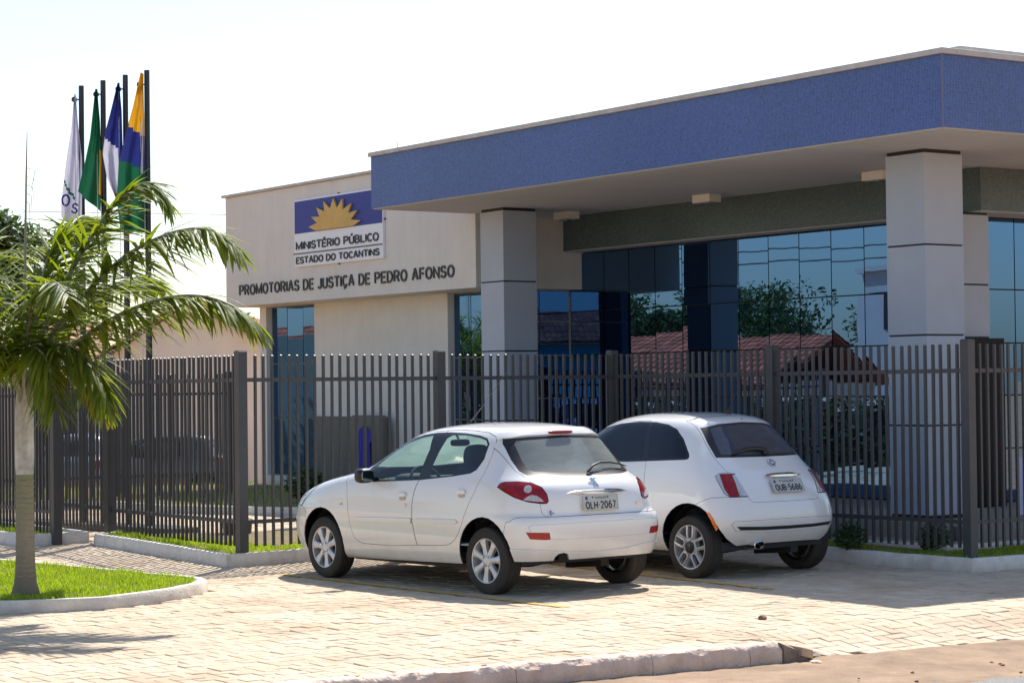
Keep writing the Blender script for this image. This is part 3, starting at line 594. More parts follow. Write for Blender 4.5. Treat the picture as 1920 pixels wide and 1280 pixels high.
mb = MB(); mb.box(-.02, W_ - .02, -.056, -.0455, .199, .216); mb.build('rule', let, sg)
for x, z in ((W_ / 2, H_ + .012), (W_ / 2, -.012), (W_ + .012, H_ * .55)): mb = MB(); mb.box(x - .01, x + .01, -.03, -.001, z - .01, z + .01); mb.build('fixing_clip', let, sg)
# raised lettering on the wall, one piece per word
wl = empty('wall_lettering', BO + DL * 17.506 + DR * 1.6 + Vector((0, 0, 3.318)), BR, 'raised black capitals naming the prosecutors office along the cream wall', 'sign')
full = 'PROMOTORIAS DE JUSTIÇA DE PEDRO AFONSO'
for mb in letter_meshes(full, 6.502, .182, .165, .018, .16):
    o = mb.build('letter', let, wl); o.rotation_euler = FR; o.location = (0, -.002, 0)
# plaque board with a blue cloth, banner, planter
pb = empty('plaque_board', BO + DL * 14.07 + DR * 2.0, BR, 'dark olive round cornered plaque board standing against the cream wall', 'board')
mb = MB(); W2, H2 = .95, 1.36; rc = .07
out = [(-W2 / 2, .02), (W2 / 2, .02)] + [(W2 / 2 - rc + rc * math.cos(t * math.pi / 8), H2 - rc + rc * math.sin(t * math.pi / 8)) for t in range(5)] + [(-W2 / 2 + rc - rc * math.sin(t * math.pi / 8), H2 - rc + rc * math.cos(t * math.pi / 8)) for t in range(5)]
mb.prism(out, lambda u, v, d: (u, d, v), -.04, .04); mb.build('panel', mat('plaque_olive', (.15, .145, .12), .5), pb, recalc=True)
clothm = mat('blue_cloth', (.045, .040, .36), .7, var=.1, vs=6)
cl = MB(); nu, nv = 18, 16; vs = []
for j in range(nv + 1):
    for i in range(nu + 1):
        s, t = i / nu - .5, j / nv; wd = .36 + .10 * t; sag = (.10 * (abs(s) * 2) ** 2 if t < .2 else .1 * (abs(s) * 2) ** 2)
        vs.append((s * wd * (1.3 if (t < .25 and abs(s) > .42) else 1), -.055 - .02 * abs(math.sin(s * 14 + t * 2)) - .012 * t, 1.19 - sag - t * .62))
cl.add(vs, [(j * (nu + 1) + i, j * (nu + 1) + i + 1, (j + 1) * (nu + 1) + i + 1, (j + 1) * (nu + 1) + i) for j in range(nv) for i in range(nu)])
o = cl.build('cloth', clothm, smooth=True); o.location = BO + DL * 14.12 + DR * 2.0; o.rotation_euler = (0, 0, BR); tag(o, 'blue cloth hanging over the olive plaque board', 'cloth')
bn = empty('banner_stand', BO + DL * -.1 + DR * 2.1 + Vector((0, 0, .345)), BR + R_(52), 'white panel with a dark triangular drawing behind the fence at the right edge', 'panel')
bn.location = (5.40, 23.0, .345)
mb = MB(); mb.box(-.14, .75, -.02, .0, .02, .62); mb.build('panel', mat('banner_white', (.66, .64, .80), .5), bn)
mb = MB(); mb.prism([(-.04, .36), (.22, .36), (.40, .58), (.20, .58)], lambda u, v, d: (u, d, v), -.026, -.021); mb.prism([(-.04, .35), (.0, .36), (-.02, .10), (-.045, .10)], lambda u, v, d: (u, d, v), -.026, -.021); mb.build('drawing', mat('banner_grey', (.09, .08, .12), .5), bn, recalc=True)
pt = empty('steel_planter', (4.52, 22.0, .12), 0, 'round polished steel planter behind the fence beside the corner post', 'planter')
mb = MB(); mb.lathe([(.10, .0), (.115, .02), (.125, .19), (.128, .20), (.11, .20), (.105, .17), (.001, .17)], 32, 'z'); mb.build('pot', M_['inox'], pt, smooth=True)
mb = MB(); mb.lathe([(.101, .168), (.05, .18), (.001, .183)], 20, 'z'); mb.build('earth', soil, pt, smooth=True)
# ================================================================ fences
BAR = .025; bar_cache = {}
def fence(p0, p1, label, posts=(), z0=None, pitch=.0985, ztop=2.115, zb=.20, rails=(.445, 1.865), first=.06, cat='fence', name='steel_fence', endpost=True, base=.10, group='charcoal steel fence runs round the yard', bar_px=True, posth=2.145):
    p0, p1 = Vector(p0), Vector(p1); d = p1 - p0; ln = d.length; ang = math.atan2(d.y, d.x)
    t = empty(name, (p0.x, p0.y, 0), ang, label, cat, group)
    ps = [q * ln for q in posts]
    for q in ps:
        zf = gh(*(p0 + d.normalized() * q)); m = MB(); m.box(-.049, .049, -.049, .049, zf - .05, posth); 
        m.add([(-.053, -.053, posth), (.053, -.053, posth), (.053, .053, posth), (-.053, .053, posth), (-.04, -.04, posth + .016), (.04, -.04, posth + .016), (.04, .04, posth + .016), (-.04, .04, posth + .016)], [(0, 1, 5, 4), (1, 2, 6, 5), (2, 3, 7, 6), (3, 0, 4, 7), (4, 5, 6, 7), (3, 2, 1, 0)])
        o = m.build('post', M_['steel'], t); o.location = (q, 0, 0)
    for z in rails:
        m = MB(); cuts = sorted(ps); segs = [(a + .05, b_ - .05) for a, b_ in zip([(-.05 if not cuts or cuts[0] > .05 else cuts[0])] + [c for c in cuts if c > .05], [c for c in cuts if c > .05] + [ln])]
        for a, b_ in segs:
            if b_ - a > .05: m.box(a, b_, -.008, .008, z - .02, z + .02)
        m.build('rail', M_['steel'], t)
    n = int((ln - .03) / pitch); key = (round(zb, 2), ztop)
    if key not in bar_cache:
        m = MB(); h = BAR / 2; m.box(-h, h, -h, h, zb, ztop - .003); m.add([(-h, -h, ztop - .003), (h, -h, ztop - .003), (h, h, ztop - .003), (-h, h, ztop - .003), (0, 0, ztop + .004)], [(0, 1, 4), (1, 2, 4), (2, 3, 4), (3, 0, 4)]); bar_cache[key] = m.mesh('bar', M_['steel'])
    x = first
    while x < ln - .03:
        if all(abs(x - q) > .068 for q in ps):
            o = link(bpy.data.objects.new('bar', bar_cache[key]), t); o.location = (x, -.0215 if False else 0, random.uniform(-.004, .004)); o.rotation_euler = (random.gauss(0, .0015), random.gauss(0, .0015), 0)
        x += pitch
    return t
lenAC = (Cc - A).length
fence(A, Cc, 'charcoal fence run behind the hatchback with the roof aerial, up to the inner corner post', posts=(0, 2.362 / lenAC, 1))
fence(Cc, E, 'charcoal fence run coming forward behind the small round car to the outer corner post', posts=(.495, 1))
E2 = E + dr2 * 7.0; fence(E, E2, 'charcoal fence run leaving the frame to the right of the outer corner post', posts=(.4,))
fence(A, B, 'charcoal fence run along the footpath left of the cream wall, above the kerbed lawn', posts=(1,))
gl0 = B + dl2 * .09; gl1 = B + dl2 * 1.45
fence(gl0, gl1, 'open charcoal gate leaf swung inward between the two posts behind the palm', zb=.215, cat='gate', name='steel_gate', rails=(.46, 1.86), first=.05, posts=(), group=None)
G2 = G + dl2 * 4.5; fence(G, G2, 'charcoal fence run behind the palm trunk at the left edge', posts=(0, .75))
bfa = Vector((-9.2, 30.4)); bfb = Vector((-4.35, 33.75))
fence(bfa, bfb, 'far charcoal fence across the back of the yard behind the flagpoles', posts=(0, .33, .70, 1), ztop=2.02, posth=2.04, zb=.2, rails=(.5, 1.72))
# ================================================================ flagpoles and flags
pole_m = mat('pole_paint', (.028, .026, .028), .4)
poles = [(-4.32, 26.10, 5.59), (-4.63, 26.40, 5.58), (-4.955, 26.70, 5.56), (-5.28, 27.0, 5.54)]
pl = ['dark flagpole flying the yellow, blue and green flag', 'dark flagpole flying the blue and white flag', 'dark flagpole flying the green flag', 'dark flagpole flying the white lettered flag']
for (x, y, h), lb in zip(poles, pl):
    t = empty('flagpole', (x, y, 0), 0, lb, 'flagpole', 'row of four flagpoles')
    m = MB(); m.lathe([(.042, .05), (.033, h), (.001, h)], 14, 'z'); m.build('pole', pole_m, t, smooth=True)
    m = MB(); m.lathe([(.12, .05), (.12, .115), (.001, .115)], 14, 'z'); m.build('base_plate', pole_m, t, smooth=True)
    m = MB(); m.bar((-.03, 0, h - .17), (-.07, 0, h - .17), .015); m.lathe([(.001, -.018), (.036, -.014), (.036, .014), (.001, .018)], 12, 'y', (-.085, 0, h - .17)); m.build('pulley', pole_m, t)
    m = MB(); m.tube([(-.075, -.035, h - .2), (-.06, -.045, 1.2)], .0045, 5); m.build('halyard', mat('rope_white', (.6, .6, .62), .8) if 'rope_white' not in bpy.data.materials else bpy.data.materials['rope_white'], t)
pm = MB(); pm.box(-.55, 3.0, -.22, .22, 0, .10); o = pm.build('plinth', mat('plinth_dark', (.10, .095, .09), .8), bevel=.008); o.location = (-4.22, 25.95, .07); o.rotation_euler = (0, 0, math.atan2(.9, -.96)); tag(o, 'low dark plinth under the row of flagpoles', 'plinth')
fw = mat('flag_white', (.62, .62, .74), .8); fg = mat('flag_green', (.012, .13, .06), .8); fy = mat('flag_yellow', (.75, .42, .02), .8); fb = mat('flag_blue', (.025, .035, .21), .8)
for m in (fw, fg, fy, fb):
    N, L = nodes(m); tr = N.new('ShaderNodeBsdfTranslucent'); tr.inputs[0].default_value = N['Principled BSDF'].inputs[0].default_value; ms = N.new('ShaderNodeMixShader'); ms.inputs[0].default_value = .35
    L.new(N['Principled BSDF'].outputs[0], ms.inputs[1]); L.new(tr.outputs[0], ms.inputs[2]); L.new(ms.outputs[0], N['Material Output'].inputs[0])
def flag(pole, left, right, colour, label, sx, seed):
    """limp cloth: left/right give the x reach of the two edges at heights below the pulley; folds run down the cloth"""
    x0, y0, h = pole; nu, nv = 22, 46; vs = []; zt, zb = left[0][1], min(left[-1][1], right[-1][1])
    def at(P, z):
        for (xa, za), (xb, zb_) in zip(P, P[1:]):
            if za >= z >= zb_: return xa + (xb - xa) * (za - z) / max(1e-6, za - zb_)
        return P[-1][0]
    rr = random.Random(seed); ph = rr.uniform(0, 6)
    for j in range(nv + 1):
        t = j / nv
        for i in range(nu + 1):
            s = i / nu; zl = left[0][1] + (left[-1][1] - left[0][1]) * t; zr = right[0][1] + (right[-1][1] - right[0][1]) * t
            z = zl * (1 - s) + zr * s; xl, xr = at(left, zl), at(right, zr)
            amp = .015 + .10 * t
            vs.append((xr + (xl - xr) * (1 - s) * 1.08, -.05 + amp * math.sin(s * 9 + ph + t * 1.6) * (.4 + .6 * t) + .02 * math.sin(s * 23 + t * 5), h + z))
    mb = MB()
    for j in range(nv):
        for i in range(nu):
            mb.mi = colour((i + .5) / nu, (j + .5) / nv); mb.add([vs[j * (nu + 1) + i], vs[j * (nu + 1) + i + 1], vs[(j + 1) * (nu + 1) + i + 1], vs[(j + 1) * (nu + 1) + i]], [(0, 1, 2, 3)])
    o = mb.build('flag', [fw, fg, fy, fb], smooth=60, weld=True); o.location = (x0, y0, 0)
    return tag(o, label, 'flag', 'limp flags on the four poles')
# edges: (x from pole axis, z below pole top), metres
flag(poles[3], [(-.075, -.11), (-.12, -.55), (-.18, -.95), (-.24, -1.45), (-.24, -1.62)], [(-.06, -.11), (-.02, -.55), (.02, -.9), (.02, -1.7), (.03, -1.8)], lambda s, t: 1 if abs(t - (.70 + .16 * s)) < .014 and s < .6 else 0, 'limp white flag with a thin green line and dark letters', 0, 1)
flag(poles[2], [(-.085, -.11), (-.15, -.7), (-.21, -1.0), (-.30, -1.35)], [(-.06, -.11), (-.03, -.5), (-.02, -1.0), (-.02, -1.62)], lambda s, t: 2 if (s > .80 and .50 < t < .86) else 1, 'limp dark green flag showing a sliver of yellow', 0, 2)
flag(poles[1], [(-.085, -.10), (-.17, -.45), (-.23, -.68), (-.26, -.95), (-.21, -1.25), (-.10, -1.52)], [(-.06, -.10), (-.03, -.45), (-.02, -1.0), (-.04, -1.55)], lambda s, t: (2 if t > .93 else 0) if (t > .46 + .12 * s and s < .72) else 3, 'limp navy and white flag between the green one and the yellow one', 0, 3)
flag(poles[0], [(-.065, -.03), (-.16, -.45), (-.24, -.75), (-.32, -1.1), (-.34, -1.55), (-.3, -1.9)], [(-.03, -.05), (-.02, -.6), (-.02, -1.2), (-.02, -1.95)], lambda s, t: 0 if (.86 < s < .95 and t < .62) else (2 if t < .33 + .07 * s else 3 if t < .60 - .05 * (1 - s) else 1), 'limp flag in yellow, navy and green bands on the nearest pole', 0, 4)
o = text_obj('flag_letters', 'O', .11, .15, fb, None, (poles[3][0] - .225, poles[3][1] - .145, poles[3][2] - 1.50), (R_(90), 0, 0), .012, .004); of = [q for q in bpy.data.objects if q.name.startswith('flag') and q.type == 'MESH' and q.get('label', '').startswith('limp white')][0]
o.parent = of; o.location = (-.225, -.155, poles[3][2] - 1.50); o.name = 'letter'
o = text_obj('letter', 'S', .085, .13, fb, of, (-.115, -.155, poles[3][2] - 1.58), (R_(90), R_(12), 0), .012, .004)
# ================================================================ palm
FR_ = {
'f1':[(-4.01,18.10,1.83),(-3.89,18.05,2.18),(-3.70,18.00,2.59),(-3.43,17.90,3.02),(-3.18,17.85,3.34),(-2.98,17.80,3.45),(-2.85,17.80,3.41),(-2.77,17.80,3.27)],
'f2':[(-3.98,18.05,1.87),(-3.79,17.90,2.18),(-3.48,17.70,2.51),(-3.12,17.50,2.81),(-2.82,17.35,2.96),(-2.55,17.25,3.03),(-2.31,17.15,3.00),(-2.12,17.10,2.86)],
'f3':[(-3.96,18.05,1.80),(-3.75,17.90,2.00),(-3.45,17.75,2.21),(-3.12,17.60,2.39),(-2.76,17.50,2.50),(-2.46,17.45,2.51),(-2.20,17.40,2.42),(-2.00,17.40,2.26)],
'f4':[(-3.97,18.08,1.75),(-3.83,18.00,1.90),(-3.66,17.90,1.96),(-3.50,17.85,1.95),(-3.36,17.80,1.82),(-3.28,17.80,1.63)],
'f5':[(-4.03,18.15,1.83),(-4.02,18.40,2.19),(-4.00,18.80,2.61),(-3.96,19.20,3.00),(-3.90,19.50,3.26),(-3.84,19.80,3.35),(-3.80,20.10,3.30)],
'f6':[(-4.05,18.05,1.81),(-4.09,17.90,2.09),(-4.15,17.60,2.39),(-4.25,17.30,2.63),(-4.40,17.10,2.75),(-4.56,16.90,2.70),(-4.70,16.80,2.49)],
'f7':[(-4.06,18.05,1.77),(-4.14,18.00,1.92),(-4.26,17.85,2.05),(-4.39,17.70,2.07),(-4.54,17.60,1.92),(-4.62,17.50,1.67)],
'f8':[(-4.07,18.20,1.86),(-4.16,18.40,2.19),(-4.32,18.70,2.56),(-4.52,19.00,2.95),(-4.76,19.30,3.21),(-5.02,19.60,3.33),(-5.32,19.90,3.26)],
'f10':[(-4.01,18.20,1.83),(-3.89,18.60,2.19),(-3.71,19.10,2.53),(-3.51,19.50,2.73),(-3.32,19.80,2.79),(-3.17,20.10,2.71)],
'f11':[(-4.09,18.15,1.80),(-4.30,18.40,2.01),(-4.57,18.80,2.21),(-4.85,19.10,2.31),(-5.14,19.40,2.23)],
'f13':[(-3.97,18.06,1.77),(-3.86,17.92,2.02),(-3.70,17.80,2.14),(-3.50,17.70,2.10),(-3.34,17.62,1.92),(-3.25,17.58,1.68)],
'f14':[(-4.02,18.02,1.80),(-3.96,17.85,2.1),(-3.86,17.6,2.4),(-3.72,17.35,2.58),(-3.56,17.1,2.62),(-3.42,16.9,2.5)],
'f16':[(-4.05,18.15,1.83),(-4.12,18.35,2.2),(-4.2,18.55,2.5),(-4.32,18.75,2.68),(-4.5,18.9,2.7),(-4.7,19.0,2.55)],
'f17':[(-4.06,18.05,1.8),(-4.15,17.85,2.05),(-4.22,17.6,2.2),(-4.3,17.35,2.2),(-4.36,17.15,2.05)],
'f18':[(-4.0,18.1,1.85),(-3.97,18.2,2.25),(-3.93,18.3,2.65),(-3.86,18.4,2.95),(-3.74,18.45,3.1),(-3.6,18.5,3.05)],
'f19':[(-4.02,18.02,1.80),(-3.96,17.86,2.02),(-3.86,17.68,2.12),(-3.74,17.52,2.05),(-3.66,17.42,1.86),(-3.62,17.36,1.64)],
'f20':[(-4.05,18.02,1.80),(-4.10,17.86,2.02),(-4.17,17.68,2.10),(-4.24,17.52,2.0),(-4.28,17.42,1.80),(-4.30,17.38,1.60)],
'f12':[(-4.06,18.12,1.84),(-4.12,18.15,2.2),(-4.22,18.2,2.55),(-4.40,18.25,2.8),(-4.65,18.3,2.9),(-4.9,18.3,2.78)]}
palm_l = leaf_mat('palm_leaflet', (.065, .11, .017), (.20, .25, .042), .48, .5, 1.2); palm_y = leaf_mat('palm_leaflet_yellowing', (.10, .15, .015), (.26, .19, .035), .45, .4, 4)
rach = mat('palm_rachis', (.25, .255, .16), .5, var=.15, vs=6); shaft = mat('palm_crownshaft', (.50, .49, .44), .7, var=.38, vs=7, bump=.4, bs=25, streak=.2)
trk = bpy.data.materials.new('palm_ringed_trunk'); N, L = nodes(trk); b = N['Principled BSDF']; setp(b, Roughness=.85); tc = N.new('ShaderNodeTexCoord'); sp = N.new('ShaderNodeSeparateXYZ'); L.new(tc.outputs['Object'], sp.inputs[0])
nz = N.new('ShaderNodeTexNoise'); nz.inputs['Scale'].default_value = 9; nz.inputs['Detail'].default_value = 7; L.new(tc.outputs['Object'], nz.inputs[0])
cr = N.new('ShaderNodeValToRGB'); cr.color_ramp.elements[0].color = (.19, .15, .11, 1); cr.color_ramp.elements[1].color = (.21, .235, .12, 1); mr = N.new('ShaderNodeMapRange'); mr.inputs[2].default_value = 1.0; L.new(sp.outputs[2], mr.inputs[0]); ad = N.new('ShaderNodeMath'); ad.operation = 'MULTIPLY_ADD'; ad.inputs[1].default_value = .5; L.new(nz.outputs[0], ad.inputs[0]); L.new(mr.outputs[0], ad.inputs[2]); sb = N.new('ShaderNodeMath'); sb.operation = 'SUBTRACT'; sb.inputs[1].default_value = .25; L.new(ad.outputs[0], sb.inputs[0]); L.new(sb.outputs[0], cr.inputs[0])
e = cr.color_ramp.elements.new(.5); e.color = (.27, .24, .175, 1); L.new(cr.outputs[0], b.inputs[0]); bp = N.new('ShaderNodeBump'); bp.inputs['Strength'].default_value = .6; bp.inputs['Distance'].default_value = .01; L.new(nz.outputs[0], bp.inputs['Height']); L.new(bp.outputs[0], b.inputs['Normal'])
ringm = mat('palm_leaf_scar', (.33, .255, .16), .9, var=.3, vs=14)
def spline(P, n):
    P = [Vector(p) for p in P]; out = []; m = len(P) - 1
    for i in range(m):
        p0, p1, p2, p3 = P[max(i - 1, 0)], P[i], P[i + 1], P[min(i + 2, m)]
        for k in range(n):
            t = k / n; out.append(.5 * ((2 * p1) + (p2 - p0) * t + (2 * p0 - 5 * p1 + 4 * p2 - p3) * t * t + (3 * p1 - p0 - 3 * p2 + p3) * t ** 3))
    return out + [P[-1]]
def leaflets(mb, path, seed, l0=.34, per=.018, start=.22, droop=1.0, wid=.0135, ang=.70):
    r = random.Random(seed); ds = [0]
    for a, b_ in zip(path, path[1:]): ds.append(ds[-1] + (b_ - a).length)
    T = ds[-1]; s = start * T
    while s < T:
        i = max(k for k in range(len(ds)) if ds[k] <= s); i = min(i, len(path) - 2); f = (s - ds[i]) / max(1e-6, ds[i + 1] - ds[i]); p = path[i].lerp(path[i + 1], f); d = (path[i + 1] - path[i]).normalized()
        sd = d.cross(Vector((0, 0, 1)));
        if sd.length < .2: sd = Vector((1, 0, 0))
        sd.normalize(); upv = sd.cross(d); q = s / T; ln = l0 * (.55 + .75 * math.sin(math.pi * min(1, (q - start) / (1 - start) * .82 + .16))) * r.uniform(.8, 1.12)
        for sg in (-1, 1):
            a = r.gauss(ang, .16); pl_ = r.choice((-.25, .0, .3)) + r.gauss(0, .12); g = Vector((0, 0, -1)); u = (d * math.cos(a) + sd * sg * math.sin(a) + upv * pl_ + g * r.uniform(.25, .6) * droop).normalized(); pts = []; c = p.copy(); nseg = 5
            for k in range(nseg + 1):
                pts.append(c.copy()); u = (u + g * droop * r.uniform(.05, .17)).normalized(); c = c + u * (ln / nseg)
            vs = []; n0 = u.cross(g); n0 = n0.normalized() if n0.length > .1 else sd
            tw = r.uniform(-.6, .6); wv = (n0 * math.cos(tw) + d * math.sin(tw)).normalized()
            for k in range(nseg + 1):
                wk = wid * (1.0, 1.35, 1.25, 1.0, .62, .06)[k] * r.uniform(.9, 1.1); fold = g * (-.35 * wk)
                vs += [pts[k] - wv * wk, pts[k] + fold, pts[k] + wv * wk]
            fs = []
            for k in range(nseg): fs += [(3 * k, 3 * k + 1, 3 * k + 4, 3 * k + 3), (3 * k + 1, 3 * k + 2, 3 * k + 5, 3 * k + 4)]
            mb.add(vs, fs)
        s += per * r.uniform(.75, 1.3)
def palm(base, scale=1., label='', group=None, fr=FR_, rot=0, spear=True, dens=1.):
    t = empty('palm_tree', base, rot, label, 'palm', group); t.scale = (scale,) * 3; o0 = Vector((-4.03, 18.10, .09)); par = []
    prof = [(.135, -.03), (.116, .03), (.095, .10), (.084, .2), (.078, .32), (.075, .50), (.073, .70), (.072, 1.0)]; m = MB(); m.lathe([(r_, z) for r_, z in prof], 22, 'z'); m.build('trunk', trk, t, smooth=True)
    m = MB(); rr = random.Random(4); z = .17
    while z < 1.0:
        rad = .0735 + max(0, .012 * (.35 - z) / .2) if z < .35 else .0735; pts = [((rad + .0025) * math.cos(k * math.pi / 9), (rad + .0025) * math.sin(k * math.pi / 9), z + .004 * math.sin(k * 2 + z * 30)) for k in range(18)]; m.tube(pts, .0048, 5, closed=True); z += .047 * rr.uniform(.85, 1.15)
    m.build('leaf_scar', ringm, t, smooth=True)
    m = MB(); m.lathe([(.072, 1.0), (.076, 1.06), (.079, 1.15), (.077, 1.35), (.075, 1.5), (.069, 1.62), (.052, 1.72), (.03, 1.80), (.001, 1.84)], 22, 'z'); m.build('crownshaft', shaft, t, smooth=True)
    for k, (nm, P) in enumerate(fr.items()):
        path = [(p - o0) for p in spline(P, 7)]; root = path[0]; dd = Vector((path[4].x - root.x, path[4].y - root.y, 0)); dd = dd.normalized() if dd.length > .01 else Vector((1, 0, 0)); sheath = [dd * .012 + Vector((0, 0, root.z - .42)), dd * .036 + Vector((0, 0, root.z - .20))]; path = [p * 1.0 for p in path]; path[0] = Vector((root.x * .6 + dd.x * .03, root.y * .6 + dd.y * .03, root.z))
        full_ = (sheath if k < 6 else []) + path; n = len(full_); rad = ([.022, .027] if k < 6 else [.017, .017]) + [(.023 if k < 6 else .014) * (1 - i / (n - 2)) ** .8 + .0035 for i in range(n - 2)]
        m = MB(); m.tube(full_, rad, 7); f = m.build('frond', [rach if k else rach], t, smooth=60)
        m = MB(); leaflets(m, path, 50 + k, l0=.40 if nm != 'f4' else .30, per=.0165 / dens, start=.26 if k < 6 else .16, droop=1.0 if nm in ('f3', 'f4', 'f7') else .8); m.build('leaflets', palm_y if nm == 'f4' else palm_l, f)
    if spear:
        m = MB(); P = [(0, 0, 1.6), (.01, 0, 2.3), (.02, 0, 3.0), (.03, 0, 3.45), (.04, 0, 3.83)]; m.tube(P, [.02, .014, .010, .008, .003], 6)
        for q in range(5): zz = 3.25 + .07 * q; m.tube([(.03, 0, zz), (.055 + .012 * q, .01, zz - .02), (.05 + .02 * (q % 3), .02, zz - .16)], [.004, .003, .001], 4)
        m.build('spear_leaf', rach, t, smooth=True)
    return t
palm((-4.03, 18.10, .09), 1., 'young palm with ringed trunk and drooping fronds on the kerbed lawn')
# ================================================================ shrubs, trees
leaf_d = leaf_mat('shrub_leaf', (.018, .045, .012), (.045, .10, .02), .25, .5, 5)
tree_l = leaf_mat('tree_leaf', (.022, .050, .016), (.065, .12, .03), .3, .5, .8)
bark = mat('bark', (.11, .085, .065), .9, var=.25, vs=5, bump=.5, bs=20)
def leaf_cloud(mb, c, rad, n, size, r, hollow=.35):
    c = Vector(c)
    for _ in range(n):
        d = Vector((r.gauss(0, 1), r.gauss(0, 1), r.gauss(0, 1))).normalized(); q = hollow + (1 - hollow) * r.random() ** .6; p = c + Vector((d.x * rad[0], d.y * rad[1], d.z * rad[2])) * q
        a = Vector((r.gauss(0, 1), r.gauss(0, 1), r.gauss(0, .6))).normalized(); b_ = a.cross(d + Vector((r.gauss(0, .4), r.gauss(0, .4), .4))).normalized(); s = size * r.uniform(.6, 1.4)
        mb.add([p - a * s, p - b_ * s * .42 + a * s * .1, p + a * s, p + b_ * s * .42 + a * s * .1], [(0, 1, 2, 3)])
def tree(name, x, y, z, h, rad, label, seed, n=2600, size=.11, mat_=None, trunk_r=.13, group=None, flat=.75, clumps=16):
    r = random.Random(seed); t = empty(name, (x, y, z), 0, label, 'tree', group); hb = h - rad * flat
    m = MB(); m.tube([(0, 0, -.1), (r.uniform(-.1, .1), 0, hb * .5), (r.uniform(-.2, .2), 0, hb)], [trunk_r * 1.2, trunk_r, trunk_r * .6], 9); cs = []
    for k in range(clumps):
        a = r.uniform(0, 6.28); q = r.random() ** .5; cz = hb + r.uniform(-.55, .75) * rad * flat; cs.append((math.cos(a) * rad * q * .8, math.sin(a) * rad * q * .8, cz))
        m.tube([(0, 0, hb * .75), (cs[-1][0] * .5, cs[-1][1] * .5, (hb * .8 + cz) / 2), cs[-1]], [trunk_r * .45, trunk_r * .25, .01], 5)
    m.build('trunk', bark, t, smooth=True); m = MB()
    for c in cs: s = rad * r.uniform(.28, .46); leaf_cloud(m, c, (s, s, s * .75), n // clumps, size, r)
    m.build('crown', mat_ or tree_l, t); return t
for i, (x, y, rr_) in enumerate(((3.30, 21.62, .17), (4.09, 21.42, .175), (-2.9, 30.6, .3))):
    lb = ['round clipped shrub behind the fence, left of the steel planter', 'larger clipped shrub beside the steel planter behind the fence', 'low dark shrub in the yard bed below the cream wall'][i]
    t = empty('shrub', (x, y, gh(x, y) + .09), 0, lb, 'shrub'); m = MB(); r = random.Random(30 + i); leaf_cloud(m, (0, 0, rr_ * .9), (rr_, rr_, rr_ * .9), 900, .022 if i < 2 else .04, r, .25); m.build('foliage', leaf_d, t)
    m = MB(); m.tube([(0, 0, 0), (0, 0, rr_)], [.012, .006], 5); m.build('stem', bark, t)
tree('broadleaf_tree', -10.9, 45, -.4, 6.0, 1.8, 'dark green broadleaf tree rising behind the palm at the left edge', 2, n=9000, size=.10, clumps=18)
tree('broadleaf_tree', -7.4, 53, -.6, 4.3, 1.3, 'smaller tree showing behind the fronds beside the tiled roof', 5, n=3000, size=.09)
# green half-drum bin by the fence
t = empty('litter_bin', (-3.05, 24.2, gh(-3.05, 24.2)), 0, 'olive green tub lying behind the fence near the left corner post', 'tub')
m = MB(); m.lathe([(.001, .0), (.12, .0), (.155, .10), (.165, .24), (.175, .25), (.16, .26), (.145, .24), (.001, .22)], 26, 'z'); m.build('tub', mat('olive_plastic', (.055, .065, .03), .35, dirt=(.0, .2, (.2, .13, .08), .4)), t, smooth=True)
# ================================================================ house behind the yard
tilem = mat('clay_roof_tile', (.40, .20, .125), .85, var=.22, vs=1.5, tint=.2); crm = mat('house_render', (.84, .78, .66), .9, var=.06, vs=1.5); fas = mat('eave_timber', (.16, .07, .045), .6); wdk = mat('window_dark', (.02, .024, .028), .15)
def tile_plane(p0, ex, ey, wdt, ln, parent, pw=.20, pl_=.36, name='roof_tile'):
    """a pitched plane of overlapping barrel tiles: p0 eave corner, ex along eave, ey up the slope"""
    p0, ex, ey = Vector(p0), Vector(ex).normalized(), Vector(ey).normalized(); nz_ = ex.cross(ey).normalized(); nz_ = nz_ if nz_.z > 0 else -nz_; mb = MB(); ni, nj = int(wdt / pw), int(ln / pl_) + 1; rr = random.Random(int(wdt * 77))
    for i in range(ni):
        for j in range(nj):
            o_ = p0 + ex * ((i + .5) * pw + rr.gauss(0, .004)) + ey * (j * pl_) + nz_ * rr.uniform(0, .012); vs = []
            for e_, lift in ((0, .035), (pl_ * 1.12, .0)):
                for k in range(6):
                    a = math.pi * k / 5; vs.append(o_ + ey * min(e_, ln - j * pl_ + .02) + ex * (math.cos(a) * pw * .52) + nz_ * (math.sin(a) * pw * .30 + lift))
            mb.add(vs, [(k, k + 1, k + 7, k + 6) for k in range(5)] + [(5, 4, 3, 2, 1, 0)])
    c = [p0, p0 + ex * wdt, p0 + ex * wdt + ey * ln, p0 + ey * ln]; mb.add([q - nz_ * .02 for q in c] + [q - nz_ * .07 for q in c], [(0, 1, 2, 3), (7, 6, 5, 4), (0, 4, 5, 1), (1, 5, 6, 2), (2, 6, 7, 3), (3, 7, 4, 0)])
    return tag(mb.build(name, tilem, parent, recalc=False), kind='stuff')
hs = empty('house', (-7.15, 48, -.55), 0, 'cream house with clay tiled roof beyond the yard fence, left of the office', 'house')
m = MB(); m.prism([(-1.95, 0), (2.6, 0), (2.6, 3.0), (.05, 4.2), (-1.95, 2.9)], lambda u, v, d: (u, d, v), 0, 9); m.prism([(-4.6, 0), (-1.955, 0), (-1.955, 2.75), (-4.6, 2.75)], lambda u, v, d: (u, d, v), .8, 8); m.build('wall', crm, hs, recalc=True)
rfo = MB(); rfo.bar((-2.2, 4, 2.78), (.05, 4, 4.25), 9.4, .06, up=(0, 1, 0)) if False else None
